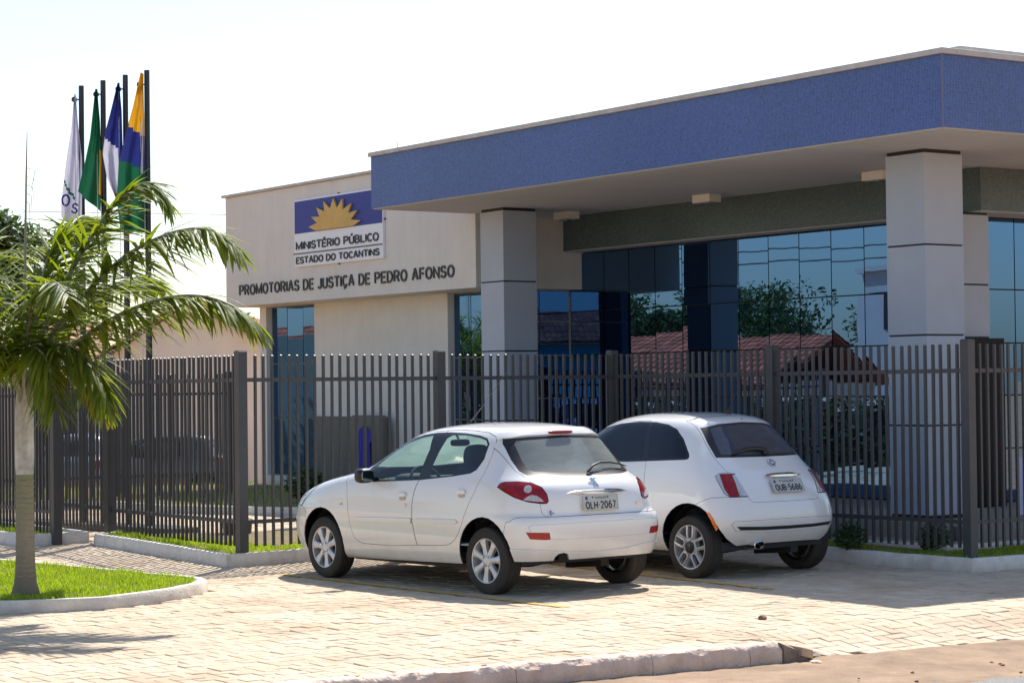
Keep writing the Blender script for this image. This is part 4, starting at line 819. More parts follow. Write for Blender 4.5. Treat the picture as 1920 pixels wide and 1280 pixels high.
for sg, x1, z1 in ((-1, -2.25, 2.78), (1, 2.85, 2.92)):
    d = Vector((.05 - x1, 0, 4.33 - z1)); tile_plane((x1, -.3, z1), (0, 1, 0), d, 9.4, d.length, hs)
    m = MB(); m.bar((x1, -.28, z1 - .06), (.05, -.28, 4.24), .05, .12, up=(0, 1, 0)); m.build('eave_board', fas, hs)
d = Vector((0, 3.2, 1.15)); tile_plane((-4.9, .3, 2.72), (1, 0, 0), d, 2.75, d.length, hs)
m = MB(); m.box(-4.9, -2.2, .33, .37, 2.56, 2.68); m.build('eave_board', fas, hs)
for x0, x1, z0, z1, yy in ((-3.6, -2.35, .6, 2.3, .79), (-1.72, -1.25, .1, 2.35, -.01)):
    m = MB(); m.box(x0, x1, yy - .03, yy, z0, z1); w_ = m.build('window', fas, hs); m = MB(); m.box(x0 + .06, x1 - .06, yy - .045, yy - .031, z0 + .06, z1 - .06); m.build('pane', wdk, w_)
brk = mat('brick_wall_clay', (.30, .14, .085), .9, var=.3, vs=3)
bw = empty('brick_wall', (-17.5, 60, -.95), 0, 'unrendered hollow brick wall beyond the yard fence at the left edge', 'wall'); mb = MB(); rr = random.Random(8)
for j in range(10):
    for i in range(15): x = i * .30 + (.15 if j % 2 else 0); mb.box(x, x + .285, rr.uniform(-.006, .006), .12, j * .20, j * .20 + .185)
mb.build('bricks', brk, bw)['kind'] = 'stuff'; m = MB(); m.box(.02, 4.6, .02, .11, -.3, 2.0); m.build('mortar', mat('mortar', (.30, .26, .22), .95), bw)
# overhead cables behind the yard
cab = mat('cable', (.05, .05, .05), .6)
for i, (z0, z1, yy) in enumerate(((5.62, 5.28, 40), (5.30, 4.95, 40.6))):
    m = MB(); P = [(-40 + 34.8 * k / 20, yy + k * .2, z0 + (z1 - z0) * (k / 20) + 2.2 * (1 - k / 20) * .4 - .18 * math.sin(math.pi * k / 20)) for k in range(21)]; m.tube(P, .006, 5, cap=False); o = m.build('overhead_cable', cab, smooth=True)
    tag(o, ['upper thin overhead cable crossing the sky behind the flags', 'lower thin overhead cable crossing the sky behind the palm'][i], 'cable', 'overhead cables')
# ================================================================ cars
# rings: (z, xf, xr, w, lf, nf, lr, nr)
P_R=[(.19,3.00,-.40,.72,1.0,4,.7,4.5),
(.23,3.13,-.47,.785,1.05,4,.75,4.8),
(.31,3.20,-.53,.815,1.1,4,.8,5.2),
(.42,3.235,-.575,.832,1.1,4,.82,5.4),
(.54,3.24,-.595,.840,1.1,3.9,.82,5.4),
(.62,3.23,-.592,.840,1.1,3.8,.82,5.2),
(.66,3.215,-.580,.838,1.1,3.8,.82,4.9),
(.69,3.20,-.560,.834,1.1,3.7,.82,4.5),
(.76,3.14,-.550,.828,1.1,3.6,.82,4.3),
(.84,2.96,-.533,.815,1.05,3.5,.8,4.1),
(.91,2.70,-.497,.797,.95,3.5,.77,4.0),
(.965,2.39,-.437,.773,.78,3.4,.73,3.8),
(1.01,2.16,-.37,.748,.62,3.2,.66,3.6),
(1.08,1.98,-.29,.708,.56,3.2,.60,3.5),
(1.18,1.80,-.20,.660,.52,3.1,.54,3.4),
(1.28,1.61,-.115,.608,.48,3.0,.49,3.4),
(1.345,1.47,-.06,.562,.46,2.8,.46,3.2),
(1.385,1.35,-.02,.510,.46,2.5,.46,3.0),
(1.412,1.23,.06,.435,.48,2.3,.46,2.6),
(1.432,1.07,.20,.32,.45,2.2,.42,2.3),
(1.444,.90,.38,.17,.26,2.0,.24,2.0),
(1.447,.70,.60,.004,.05,2.0,.05,2.0)]
F_R=[(.20,2.70,-.30,.68,1.0,3.2,.65,4),
(.25,2.80,-.36,.75,1.1,3.0,.72,4.2),
(.33,2.88,-.43,.790,1.1,2.9,.76,4.5),
(.42,2.93,-.485,.812,1.1,2.8,.8,4.6),
(.52,2.95,-.505,.822,1.1,2.8,.8,4.6),
(.62,2.94,-.497,.822,1.1,2.7,.8,4.4),
(.70,2.90,-.480,.817,1.1,2.6,.8,4.2),
(.78,2.80,-.450,.806,1.0,2.5,.8,3.9),
(.87,2.58,-.405,.789,.85,2.5,.78,3.6),
(.95,2.32,-.345,.768,.70,2.5,.75,3.4),
(1.03,2.12,-.272,.742,.58,2.5,.72,3.2),
(1.10,2.00,-.203,.713,.54,2.6,.68,3.2),
(1.20,1.85,-.110,.668,.50,2.6,.62,3.1),
(1.30,1.70,-.020,.617,.47,2.6,.56,3.1),
(1.38,1.57,.055,.569,.46,2.5,.52,3.0),
(1.43,1.46,.120,.519,.48,2.4,.50,2.8),
(1.462,1.36,.21,.445,.50,2.3,.50,2.5),
(1.485,1.22,.36,.33,.45,2.2,.42,2.2),
(1.499,1.05,.55,.18,.27,2.0,.26,2.0),
(1.503,.85,.75,.004,.05,2.0,.05,2.0)]
def cr(p0,p1,p2,p3,t):
    return tuple(.5*((2*b)+(-a+c)*t+(2*a-5*b+4*c-d)*t*t+(-a+3*b-3*c+d)*t**3) for a,b,c,d in zip(p0,p1,p2,p3))
def rings(R,sub=4):
    out=[]
    for i in range(len(R)-1):
        p0=R[max(i-1,0)];p3=R[min(i+2,len(R)-1)]
        for k in range(sub): out.append(cr(p0,R[i],R[i+1],p3,k/sub))
    out.append(R[-1]); return out
def ring_pts(r,na=11,ns=22):
    z,xf,xr,w,lf,nf,lr,nr=r
    w=max(w,.002); pts=[]
    L=(xf-xr); s=min(1,.92*L/(lf+lr)); lf*=s; lr*=s
    for i in range(na+1):
        th=math.pi/2*i/na
        pts.append((xf-lf+lf*math.cos(th)**(2/nf) if i<na else xf-lf, w*math.sin(th)**(2/nf)))
    for i in range(1,ns):
        q=i/ns; pts.append(((xf-lf)*(1-q)+(xr+lr)*q, w))
    for i in range(na+1):
        th=math.pi/2*(1-i/na)
        pts.append((xr+lr-lr*math.cos(th)**(2/nr) if i>0 else xr+lr, w*math.sin(th)**(2/nr) if i<na else 0.))
    pts[0]=(xf,0.)
    return [(x,y,z) for x,y in pts]
def shell(R,sub=4,na=11,ns=22):
    """full ring grid: list of rings, each a list of (x,y,z) going front-left-rear-right-front (closed)"""
    G=[]
    for r in rings(R,sub):
        h=ring_pts(r,na,ns)
        G.append(h+[(x,-y,z) for x,y,z in h[-2:0:-1]])
    return G

def cut_poly(bm, faces, P, U, V, cond):
    """split the given faces along the outline P drawn in the (U,V) projection; returns the updated face set"""
    us = [p[0] for p in P]; vs = [p[1] for p in P]; bx_ = (min(us) - .02, max(us) + .02, min(vs) - .02, max(vs) + .02)
    def fb(f):
        a = [v.co.dot(U) for v in f.verts]; b = [v.co.dot(V) for v in f.verts]; return min(a), max(a), min(b), max(b)
    cand = [f for f in bm.faces if cond(f.calc_center_median())]; cand = [(f, fb(f)) for f in cand]; cand = [c for c in cand if c[1][1] > bx_[0] and c[1][0] < bx_[1] and c[1][3] > bx_[2] and c[1][2] < bx_[3]]
    n = len(P)
    for i in range(n):
        a, b = P[i], P[(i + 1) % n]; x0, x1 = min(a[0], b[0]) - .002, max(a[0], b[0]) + .002; y0, y1 = min(a[1], b[1]) - .002, max(a[1], b[1]) + .002
        hit = [c[0] for c in cand if c[1][1] > x0 and c[1][0] < x1 and c[1][3] > y0 and c[1][2] < y1]
        if not hit: continue
        hs = set(hit); d = (b[0] - a[0], b[1] - a[1]); l = math.hypot(*d)
        if l < 1e-6: continue
        no = U * (d[1] / l) - V * (d[0] / l); co = U * a[0] + V * a[1]
        geom = list({e for f in hit for e in f.edges} | {v for f in hit for v in f.verts}) + hit
        r = bmesh.ops.bisect_plane(bm, geom=geom, plane_co=co, plane_no=no, dist=2e-5)
        new = {g for g in r['geom'] if isinstance(g, bmesh.types.BMFace)} | {f for g in r['geom_cut'] if isinstance(g, bmesh.types.BMEdge) for f in g.link_faces}
        keep = [c for c in cand if c[0].is_valid and c[0] not in new]
        cand = keep + [(f, fb(f)) for f in new if f.is_valid]
X_, Y_, Z_ = Vector((1, 0, 0)), Vector((0, 1, 0)), Vector((0, 0, 1))
DGL = Vector((.7071, .7071, 0)); DGR = Vector((.7071, -.7071, 0))
def circ(x, z, rx, rz=None, a0=0, n=28): return [(x + rx * math.cos(2 * math.pi * k / n), z + (rz or rx) * math.sin(2 * math.pi * k / n)) for k in range(n)]
paint = mat('white_car_paint', (.80, .795, .78), .28, coat=1., var=.015, vs=2, dirt=(.18, .62, (.40, .29, .18), .55))
trimm = mat('black_car_trim', (.014, .014, .016), .35); inner = mat('car_interior', (.035, .037, .045), .8); seatm = mat('seat_fabric', (.032, .036, .052), .9, bump=.2, bs=120); liner = mat('car_lining', (.05, .05, .052), .9)
cgl = glass_mat('car_glass', (.84, .97, .93), .95, 1.5); cgd = glass_mat('car_glass_tinted', (.30, .34, .41), .95, 1.6); cgr = glass_mat('car_rear_glass', (.55, .68, .66), .95, 1.95, .48, (.84, .92, .88)); cgw = glass_mat('dusty_windscreen', (.8, .93, .88), .9, 1.5, .34, (.60, .80, .73)); cgrd = glass_mat('car_rear_glass_tinted', (.16, .18, .24), .95, 1.75, .34, (.42, .49, .64))
redl = mat('red_lens', (.27, .002, .004), .10, coat=.35, var=.45, vs=22); redd = mat('red_reflector', (.34, .004, .004), .25, coat=.15); clr = mat('clear_lens', (.50, .50, .50), .12, coat=1., var=.3, vs=60); orl = mat('orange_reflector', (.85, .16, .0), .15, coat=.6)
tyrem = mat('tyre_rubber', (.022, .021, .020), .8, var=.2, vs=8, bump=.2, bs=40, dirt=(-.30, .30, (.13, .095, .06), .5)); alloy = mat('alloy_wheel', (.62, .62, .63), .30, metal=.45, var=.08, vs=8); wellm = mat('wheel_well', (.02, .019, .018), .9); under = mat('car_underside', (.035, .03, .026), .8)
platem = mat('licence_plate', (.50, .50, .47), .4, var=.1, vs=10); plet = mat('plate_letters', (.025, .025, .03), .5)
def wheel(t, x, y, rt, kind, sd, spin):
    """alloy wheel: > tyre, rim, brake_disc, bolt; local y points outward"""
    w_ = bpy.data.objects.new('wheel', None); link(w_, t); w_.location = (x, y, rt - .003); w_.rotation_euler = (0, 0, 0 if sd > 0 else math.pi); wd = .185; rr_ = .193 if kind == 7 else .203
    m = MB(); h = -.005; prof = [(rr_ - .004, h - wd + .02), (rr_ + .02, h - wd + .004), (rt - .035, h - wd), (rt - .012, h - wd + .012), (rt, h - wd + .035)]
    for k in range(5): yy = h - wd + .04 + k * (wd - .08) / 5; prof += [(rt, yy + .002), (rt, yy + .019), (rt - .006, yy + .020), (rt - .006, yy + .0235)]
    prof += [(rt, h - .035), (rt - .010, h - .012), (rt - .030, h - .003), (rt - .055, h + .002), (rr_ + .012, h + .001), (rr_ + .002, h - .006), (rr_ - .004, h - .02)]
    m.lathe(prof, 64, 'y'); m.build('tyre', tyrem, w_, smooth=35)
    m = MB(); m.lathe([(rr_ + .001, h - .008), (rr_ - .002, h - .003), (rr_ - .010, h - .006), (rr_ - .014, h - .03), (rr_ - .022, h - .09), (rr_ - .03, h - .17)], 64, 'y')
    n = 7 if kind == 7 else 5
    if kind == 7:
        for k in range(7):
            a = spin + 2 * math.pi * k / 7; ca, sa = math.cos(a), math.sin(a); q = lambda r, s, d: (ca * r - sa * s, d, sa * r + ca * s)
            st = [(.035, .034, h - .014), (.07, .027, h - .010), (.11, .025, h - .011), (.15, .031, h - .009), (rr_ - .008, .044, h - .009)]; vs = []
            for r, hw, d in st: vs += [q(r, -hw, d - .008), q(r, -hw * .55, d), q(r, hw * .55, d), q(r, hw, d - .008), q(r, hw, d - .04), q(r, -hw, d - .04)]
            m.add(vs, [(i * 6 + j, i * 6 + (j + 1) % 6, (i + 1) * 6 + (j + 1) % 6, (i + 1) * 6 + j) for i in range(4) for j in range(6)])
        m.lathe([(.001, h - .004), (.03, h - .005), (.052, h - .013), (.062, h - .03), (.06, h - .06)], 36, 'y')
    else:
        for k in range(5):
            a = spin + 2 * math.pi * k / 5; ca, sa = math.cos(a), math.sin(a); q = lambda r, s, d: (ca * r - sa * s, d, sa * r + ca * s)
            pts = [q(rr_ - .008, -.036, h - .010), q(.13, -.036, h - .008), q(.092, -.034, h - .009), q(.076, -.018, h - .010), q(.072, 0, h - .010), q(.076, .018, h - .010), q(.092, .034, h - .009), q(.13, .036, h - .008), q(rr_ - .008, .036, h - .010)]
            m.tube(pts, .0095, 7)
            for sg in (-1, 1): m.bar(q(.05, sg * .035, h - .034), q(rr_ - .01, sg * .052, h - .034), .022, .03, up=(0, 1, 0))
        m.lathe([(.058, h - .012), (.066, h - .014), (.072, h - .03), (.074, h - .07)], 36, 'y')
    m.build('rim', alloy, w_, smooth=40, recalc=False)
    m = MB(); m.lathe([(.001, h - .075), (.12, h - .075), (.125, h - .09), (rr_ - .03, h - .12)], 36, 'y'); m.build('brake_disc', mat('brake_dark', (.05, .045, .04), .6, var=.4, vs=12) if 'brake_dark' not in bpy.data.materials else bpy.data.materials['brake_dark'], w_, smooth=True)
    if kind == 7:
        for k in range(4):
            a = spin + .4 + math.pi / 2 * k; m = MB(); c = (.05 * math.cos(a), 0, .05 * math.sin(a)); m.lathe([(.0115, h - .02), (.0115, h - .004), (.007, h + .002), (.001, h + .002)], 8, 'y', c); m.build('bolt', M_['chrome'], w_, smooth=30)
    else:
        m = MB(); m.lathe([(.001, h + .002), (.045, h + .001), (.056, h - .005), (.058, h - .015)], 32, 'y'); m.build('hub_cap', trimm, w_, smooth=True)
        m = MB(); m.tube([(.012, h + .004, .020), (-.006, h + .004, .026), (-.010, h + .004, .006), (.006, h + .004, .0), (.004, h + .004, -.014)], .0022, 5); m.tube([(-.008, h + .004, -.008), (-.012, h + .004, -.024), (.004, h + .004, -.026)], .0022, 5); m.build('emblem', M_['chrome'], w_)
    return w_
def make_car(name, cfg, loc, rz, label):
    t = empty(name, (loc[0], loc[1], 0), rz, label, 'car'); G_ = shell(cfg['rings']); n = len(G_[0]); m = MB()
    m.add([v for r in G_ for v in r], [(i * n + j, i * n + (j + 1) % n, (i + 1) * n + (j + 1) % n, (i + 1) * n + j) for i in range(len(G_) - 1) for j in range(n)])
    me = m.mesh('body', paint, weld=True); bm = bmesh.new(); bm.from_mesh(me); bpy.data.meshes.remove(me); bmesh.ops.recalc_face_normals(bm, faces=bm.faces)
    if sum(f.normal.dot(f.calc_center_median() - Vector((1.2, 0, .7))) for f in bm.faces) < 0: bmesh.ops.reverse_faces(bm, faces=bm.faces)
    dead = []
    for e in cfg['parts']:
        U, V = {'s': (X_, Z_), 'r': (Y_, Z_), 'dl': (DGL, Z_), 'dr': (DGR, Z_)}[e['ax']]
        if e.get('gap'):
            g = e['gap']; e['pin'] = offset2(e['p'], -g); e['pout'] = offset2(e['p'], g); cut_poly(bm, None, e['pin'], U, V, e['c']); cut_poly(bm, None, e['pout'], U, V, e['c'])
        else: cut_poly(bm, None, e['p'], U, V, e['c'])
        e['U'], e['V'] = U, V
    groups = {}
    for f in bm.faces:
        c = f.calc_center_median(); key = ('body', 0)
        for e in cfg['parts']:
            if not e['c'](c): continue
            u, v = c.dot(e['U']), c.dot(e['V'])
            if e.get('gap'):
                if inpoly(u, v, e['pin']): key = (e['n'], (1 if c.y > 0 else -1) if e.get('lr') else 0); key = None if e['n'] is None else key; break
                if inpoly(u, v, e['pout']): key = None; break
            elif inpoly(u, v, e['p']): key = None if e['n'] is None else (e['n'], (1 if c.y > 0 else -1) if e.get('lr') else 0); break
        if key: groups.setdefault(key, []).append(f)
    objs = {}
    bm.normal_update()
    for (nm, sd), fs in groups.items():
        info = cfg['mats'].get(nm, dict(m=paint)); vi = {}; vs = []; ff = []
        for f in fs:
            q = []
            for v in f.verts:
                if v not in vi: vi[v] = len(vs); vs.append(v.co + v.normal * info.get('off', 0))
                q.append(vi[v])
            ff.append(tuple(q))
        m = MB(); m.add(vs, ff); base = nm.split('#')[0]; o = m.build(base, [info['m'], info.get('in', liner)], t); me = o.data; me.polygons.foreach_set('use_smooth', [True] * len(me.polygons))
        if info.get('sol', .014):
            s_ = o.modifiers.new('thickness', 'SOLIDIFY'); s_.thickness = info.get('sol', .014); s_.offset = -1; s_.material_offset = 1; s_.material_offset_rim = info.get('rim', 1); s_.use_even_offset = False
            es = o.modifiers.new('edges', 'EDGE_SPLIT'); es.split_angle = R_(50)
        objs[(nm, sd)] = o
    for (nm, sd), o in objs.items():
        p_ = cfg['mats'].get(nm, {}).get('parent')
        if p_:
            q = objs.get((p_, sd)) or objs.get((p_, 0))
            if q: o.parent = q
    bm.free()
    # wheels, wells, underside
    rt, wb, wy = cfg['rt'], cfg['wb'], cfg['wy']
    for x, sp in ((0, .35), (wb, .1)):
        for sd in (1, -1):
            wheel(t, x, sd * wy, rt, cfg['spokes'], sd, sp + (.2 if sd < 0 else 0)); m = MB(); R2 = cfg['arch'] + .006; y0, y1 = sd * .44, sd * (wy - .115); k = 20; zc = cfg['archz']; vs = []
            for i in range(k + 1):
                a = math.pi * (((-.06, .80) if x < 1 else (.2, 1.06))[0] + .86 * i / k); vs += [(x + R2 * math.cos(a), y0, zc + R2 * math.sin(a)), (x + R2 * math.cos(a), y1, zc + R2 * math.sin(a))]
            m.add(vs, [(2 * i, 2 * i + 1, 2 * i + 3, 2 * i + 2) for i in range(k)] + [tuple(2 * i for i in range(k + 1))]); m.build('wheel_well', wellm, t, smooth=True)
    m = MB(); m.box(.34, wb - .36, -.70, .70, .19, .24); m.box(-.20, .33, -.42, .42, .28, .33); m.box(wb - .35, wb + .62, -.42, .42, .20, .30); m.bar((0, -.6, .27), (0, .6, .27), .09); m.bar((.2, -.3, .20), (-.3, -.28, .24), .09); m.tube([(1.8, .2, .19), (.5, .25, .19), (.0, .3, .23), (-.25, .38, .27)], .025, 8); m.rbox((-.14, -.1, .33), (.22, .55, .11), 5); m.build('underside', under, t)
    # cabin
    m = MB(); m.box(-.30, wb - .45, -.66, .66, .25, .33); m.box(wb - .48, wb - .42, -.66, .66, .33, .9); m.build('cabin_floor', inner, t)
    xs = cfg['seat']
    for sd in (1, -1):
        s_ = MB(); s_.rbox((xs + .32, sd * .33, .52), (.52, .46, .20), 4); s_.rbox((xs - .01, sd * .33, .80), (.16, .46, .58), 4, rot=Matrix.Rotation(R_(-12), 3, 'Y')); st = s_.build('seat', seatm, t, smooth=50, weld=True)
        h = MB(); h.rbox((xs - .085, sd * .33, cfg['hz']), (.10, .27, .20), 3.2, rot=Matrix.Rotation(R_(-10), 3, 'Y')); [h.tube([(xs - .06, sd * .33 + q, cfg['hz'] - .18), (xs - .08, sd * .33 + q, cfg['hz'])], .006, 5) for q in (-.06, .06)]; h.build('headrest', seatm, st, smooth=50, weld=True)
    m = MB(); m.rbox((.34, 0, .56), (.46, 1.12, .18), 5); m.rbox((.08, 0, .76), (.14, 1.12, .46), 5, rot=Matrix.Rotation(R_(-18), 3, 'Y')); m.build('rear_seat', seatm, t, smooth=50, weld=True)
    m = MB(); m.box(-.30, .0, -.52, .52, cfg['shelf'] - .02, cfg['shelf']); m.build('parcel_shelf', inner, t)
    xd = cfg['dash']; m = MB(); m.rbox((xd + .16, 0, .80), (.52, 1.30, .28), 5); m.rbox((xd + .02, .34, .92), (.26, .36, .12), 3); m.build('dashboard', inner, t, smooth=50, weld=True)
    sw = bpy.data.objects.new('steering_wheel', None); link(sw, t); sw.location = (xd - .18, .34, .88); sw.rotation_euler = (0, R_(-64), 0); m = MB(); m.tube([(.18 * math.cos(k * math.pi / 14), .18 * math.sin(k * math.pi / 14), 0) for k in range(28)], .014, 8, closed=True); m.tube([(-.17, 0, 0), (0, 0, -.02), (.17, 0, 0)], .012, 6); m.rbox((0, 0, -.02), (.13, .15, .04), 3); m.build('rim', inner, sw, smooth=50)
    m = MB(); m.rbox((cfg['rvm'][0], 0, cfg['rvm'][1]), (.03, .22, .065), 4); m.bar((cfg['rvm'][0], 0, cfg['rvm'][1]), (cfg['rvm'][0] + .05, 0, cfg['rvm'][1] + .07), .015); m.build('rear_view_mirror', inner, t, smooth=50)
    for sd in (1, -1):
        mm = cfg['mirror']; m = MB(); m.rbox((mm[0], sd * mm[1], mm[2]), (.13, .17, .135), 3.2, 7); m.bar((mm[0] + .02, sd * (mm[1] - .16), mm[2] - .035), (mm[0], sd * mm[1], mm[2] - .03), .05, .04); o = m.build('door_mirror', cfg['mirror_m'], t, smooth=50, weld=True)
        g = MB(); g.rbox((mm[0] - .062, sd * (mm[1] + .004), mm[2] + .002), (.012, .135, .10), 4); g.build('mirror_glass', mat('mirror_dark', (.16, .20, .20), .05, metal=1) if 'mirror_dark' not in bpy.data.materials else bpy.data.materials['mirror_dark'], o, smooth=50)
    return t, objs
def plate(t, x, z, tilt, y, line1, body, dz=0):
    p_ = bpy.data.objects.new('licence_plate', None); link(p_, t); p_.location = (x, y, z); p_.rotation_euler = (R_(90) - tilt, 0, R_(-90)); p_.rotation_mode = 'XYZ'
    p_.matrix_local = Matrix.Translation((x, y, z)) @ Matrix.Rotation(tilt, 4, 'Y') @ Matrix.Rotation(R_(-90), 4, 'Z') @ Matrix.Rotation(R_(90), 4, 'X')
    m = MB(); m.rbox((0, 0, 0), (.405, .135, .010), 14, 7); m.build('plate', platem, p_, smooth=40, weld=True)
    m = MB()
    for x0, x1, y0, y1 in ((-.2, .2, .060, .066), (-.2, .2, -.066, -.060), (-.2, -.194, -.06, .06), (.194, .2, -.06, .06)): m.box(x0, x1, y0, y1, .0052, .0072)
    m.build('plate_rim', platem, p_)
    text_obj('lettering', body, .345, .066, plet, p_, (-.172, -.053, .0053), (0, 0, 0), .18, .0012); text_obj('lettering', line1, .13, .018, plet, p_, (-.06, .032, .0053), (0, 0, 0), .15, .0008)
    m = MB(); [m.lathe([(.001, .0095), (.0065, .009), (.007, .005)], 10, 'z', (q, .046, 0)) for q in (-.085, .085)]; m.build('screw', M_['black'], p_, smooth=True)
    m = MB(); m.lathe([(.001, .0068), (.014, .0066), (.016, .005)], 14, 'z', (-.155, .040, 0)); m.build('seal', mat('plate_seal', (.05, .08, .25), .5) if 'plate_seal' not in bpy.data.materials else bpy.data.materials['plate_seal'], p_, smooth=True)
    return p_
NG = lambda c: True
side = lambda c: abs(c.y) > .40
rear = lambda c: c.x < .45
# ---------------------------------------------------------------- five-door hatchback
p_dlo = [(1.735,.912),(1.84,.985),(1.80,1.07),(1.585,1.215),(1.40,1.30),(1.20,1.341),(1.00,1.362),(.807,1.366),(.591,1.361),(.365,1.343),(.24,1.319),(.182,1.272),(.168,1.145),(.218,1.050),(.281,1.019),(.515,.989),(.954,.948),(1.328,.929)]
p_gf = [(1.675,.928),(1.735,1.0),(1.70,1.09),(1.575,1.185),(1.40,1.268),(1.20,1.318),(1.03,1.342),(.991,1.215),(1.005,1.07),(.985,.961),(1.332,.940)]
p_gr = [(.836,.976),(.872,1.077),(.850,1.203),(.815,1.318),(.764,1.346),(.574,1.348),(.349,1.326),(.244,1.303),(.203,1.268),(.193,1.145),(.243,1.051),(.300,1.029),(.520,1.0)]
p_df = [(2.135,.985),(2.108,.955),(2.05,.86),(2.015,.73),(1.991,.617),(1.955,.49),(1.915,.405),(1.855,.368),(1.767,.352),(1.35,.352),(.950,.375),(.975,.46),(1.003,.58),(1.02,.72),(1.005,.85),(.972,.948),(.955,1.05),(.935,1.2),(.905,1.30),(.872,1.381),(1.10,1.370),(1.25,1.345),(1.42,1.308),(1.60,1.226),(1.82,1.09),(1.96,1.02)]
p_dr = [(.944,.377),(.729,.383),(.519,.396),(.446,.418),(.390,.452),(.332,.51),(.285,.59),(.236,.70),(.14,.872),(.095,1.02),(.095,1.18),(.112,1.285),(.16,1.335),(.276,1.368),(.49,1.382),(.70,1.388),(.866,1.381),(.899,1.30),(.929,1.2),(.949,1.05),(.966,.948),(.999,.85),(1.014,.72),(.997,.58),(.969,.46)]
p_tail = [(u * .7071 + v * .7071, z) for u, v, z in ((-.135,.777,.915),(-.147,.756,.945),(-.182,.738,.957),(-.290,.676,.961),(-.376,.599,.950),(-.448,.548,.912),(-.490,.530,.856),(-.514,.533,.800),(-.508,.545,.781),(-.494,.588,.779),(-.425,.689,.797),(-.320,.752,.835),(-.212,.774,.882))]
p_tc = [(u * .7071 + v * .7071, z) for u, v, z in ((-.399,.712,.810),(-.413,.683,.837),(-.432,.652,.852),(-.458,.616,.845),(-.481,.588,.822),(-.496,.569,.795),(-.47,.62,.797))]
p_to = circ((-.39 + .653) * .7071, .899, .034, .031, n=16)
p_rg = [(.565,1.275),(.592,1.14),(.600,1.045),(.575,1.012),(.45,.999),(.25,.993),(0,.991),(-.25,.993),(-.45,.999),(-.575,1.012),(-.600,1.045),(-.592,1.14),(-.565,1.275),(-.54,1.315),(-.36,1.330),(0,1.338),(.36,1.330),(.54,1.315)]
p_rgi = [(.50,1.275),(.525,1.14),(.528,1.065),(.50,1.040),(.25,1.026),(0,1.024),(-.25,1.026),(-.50,1.040),(-.528,1.065),(-.525,1.14),(-.50,1.275),(-.47,1.298),(0,1.317),(.47,1.298)]
p_h = [(.552,1.392),(.585,1.34),(.612,1.28),(.618,1.14),(.622,1.045),(.604,1.012),(.60,.95),(.605,.774),(.600,.70),(.585,.675),(.55,.668),(0,.668),(-.55,.668),(-.585,.675),(-.600,.70),(-.605,.774),(-.60,.95),(-.604,1.012),(-.622,1.045),(-.618,1.14),(-.612,1.28),(-.585,1.34),(-.552,1.392),(0,1.405)]
p_spo = [(.55,1.390),(.578,1.345),(.563,1.305),(.40,1.335),(0,1.346),(-.40,1.335),(-.563,1.305),(-.578,1.345),(-.55,1.390),(0,1.402)]
mx2 = lambda P: [(-a, b) for a, b in P]
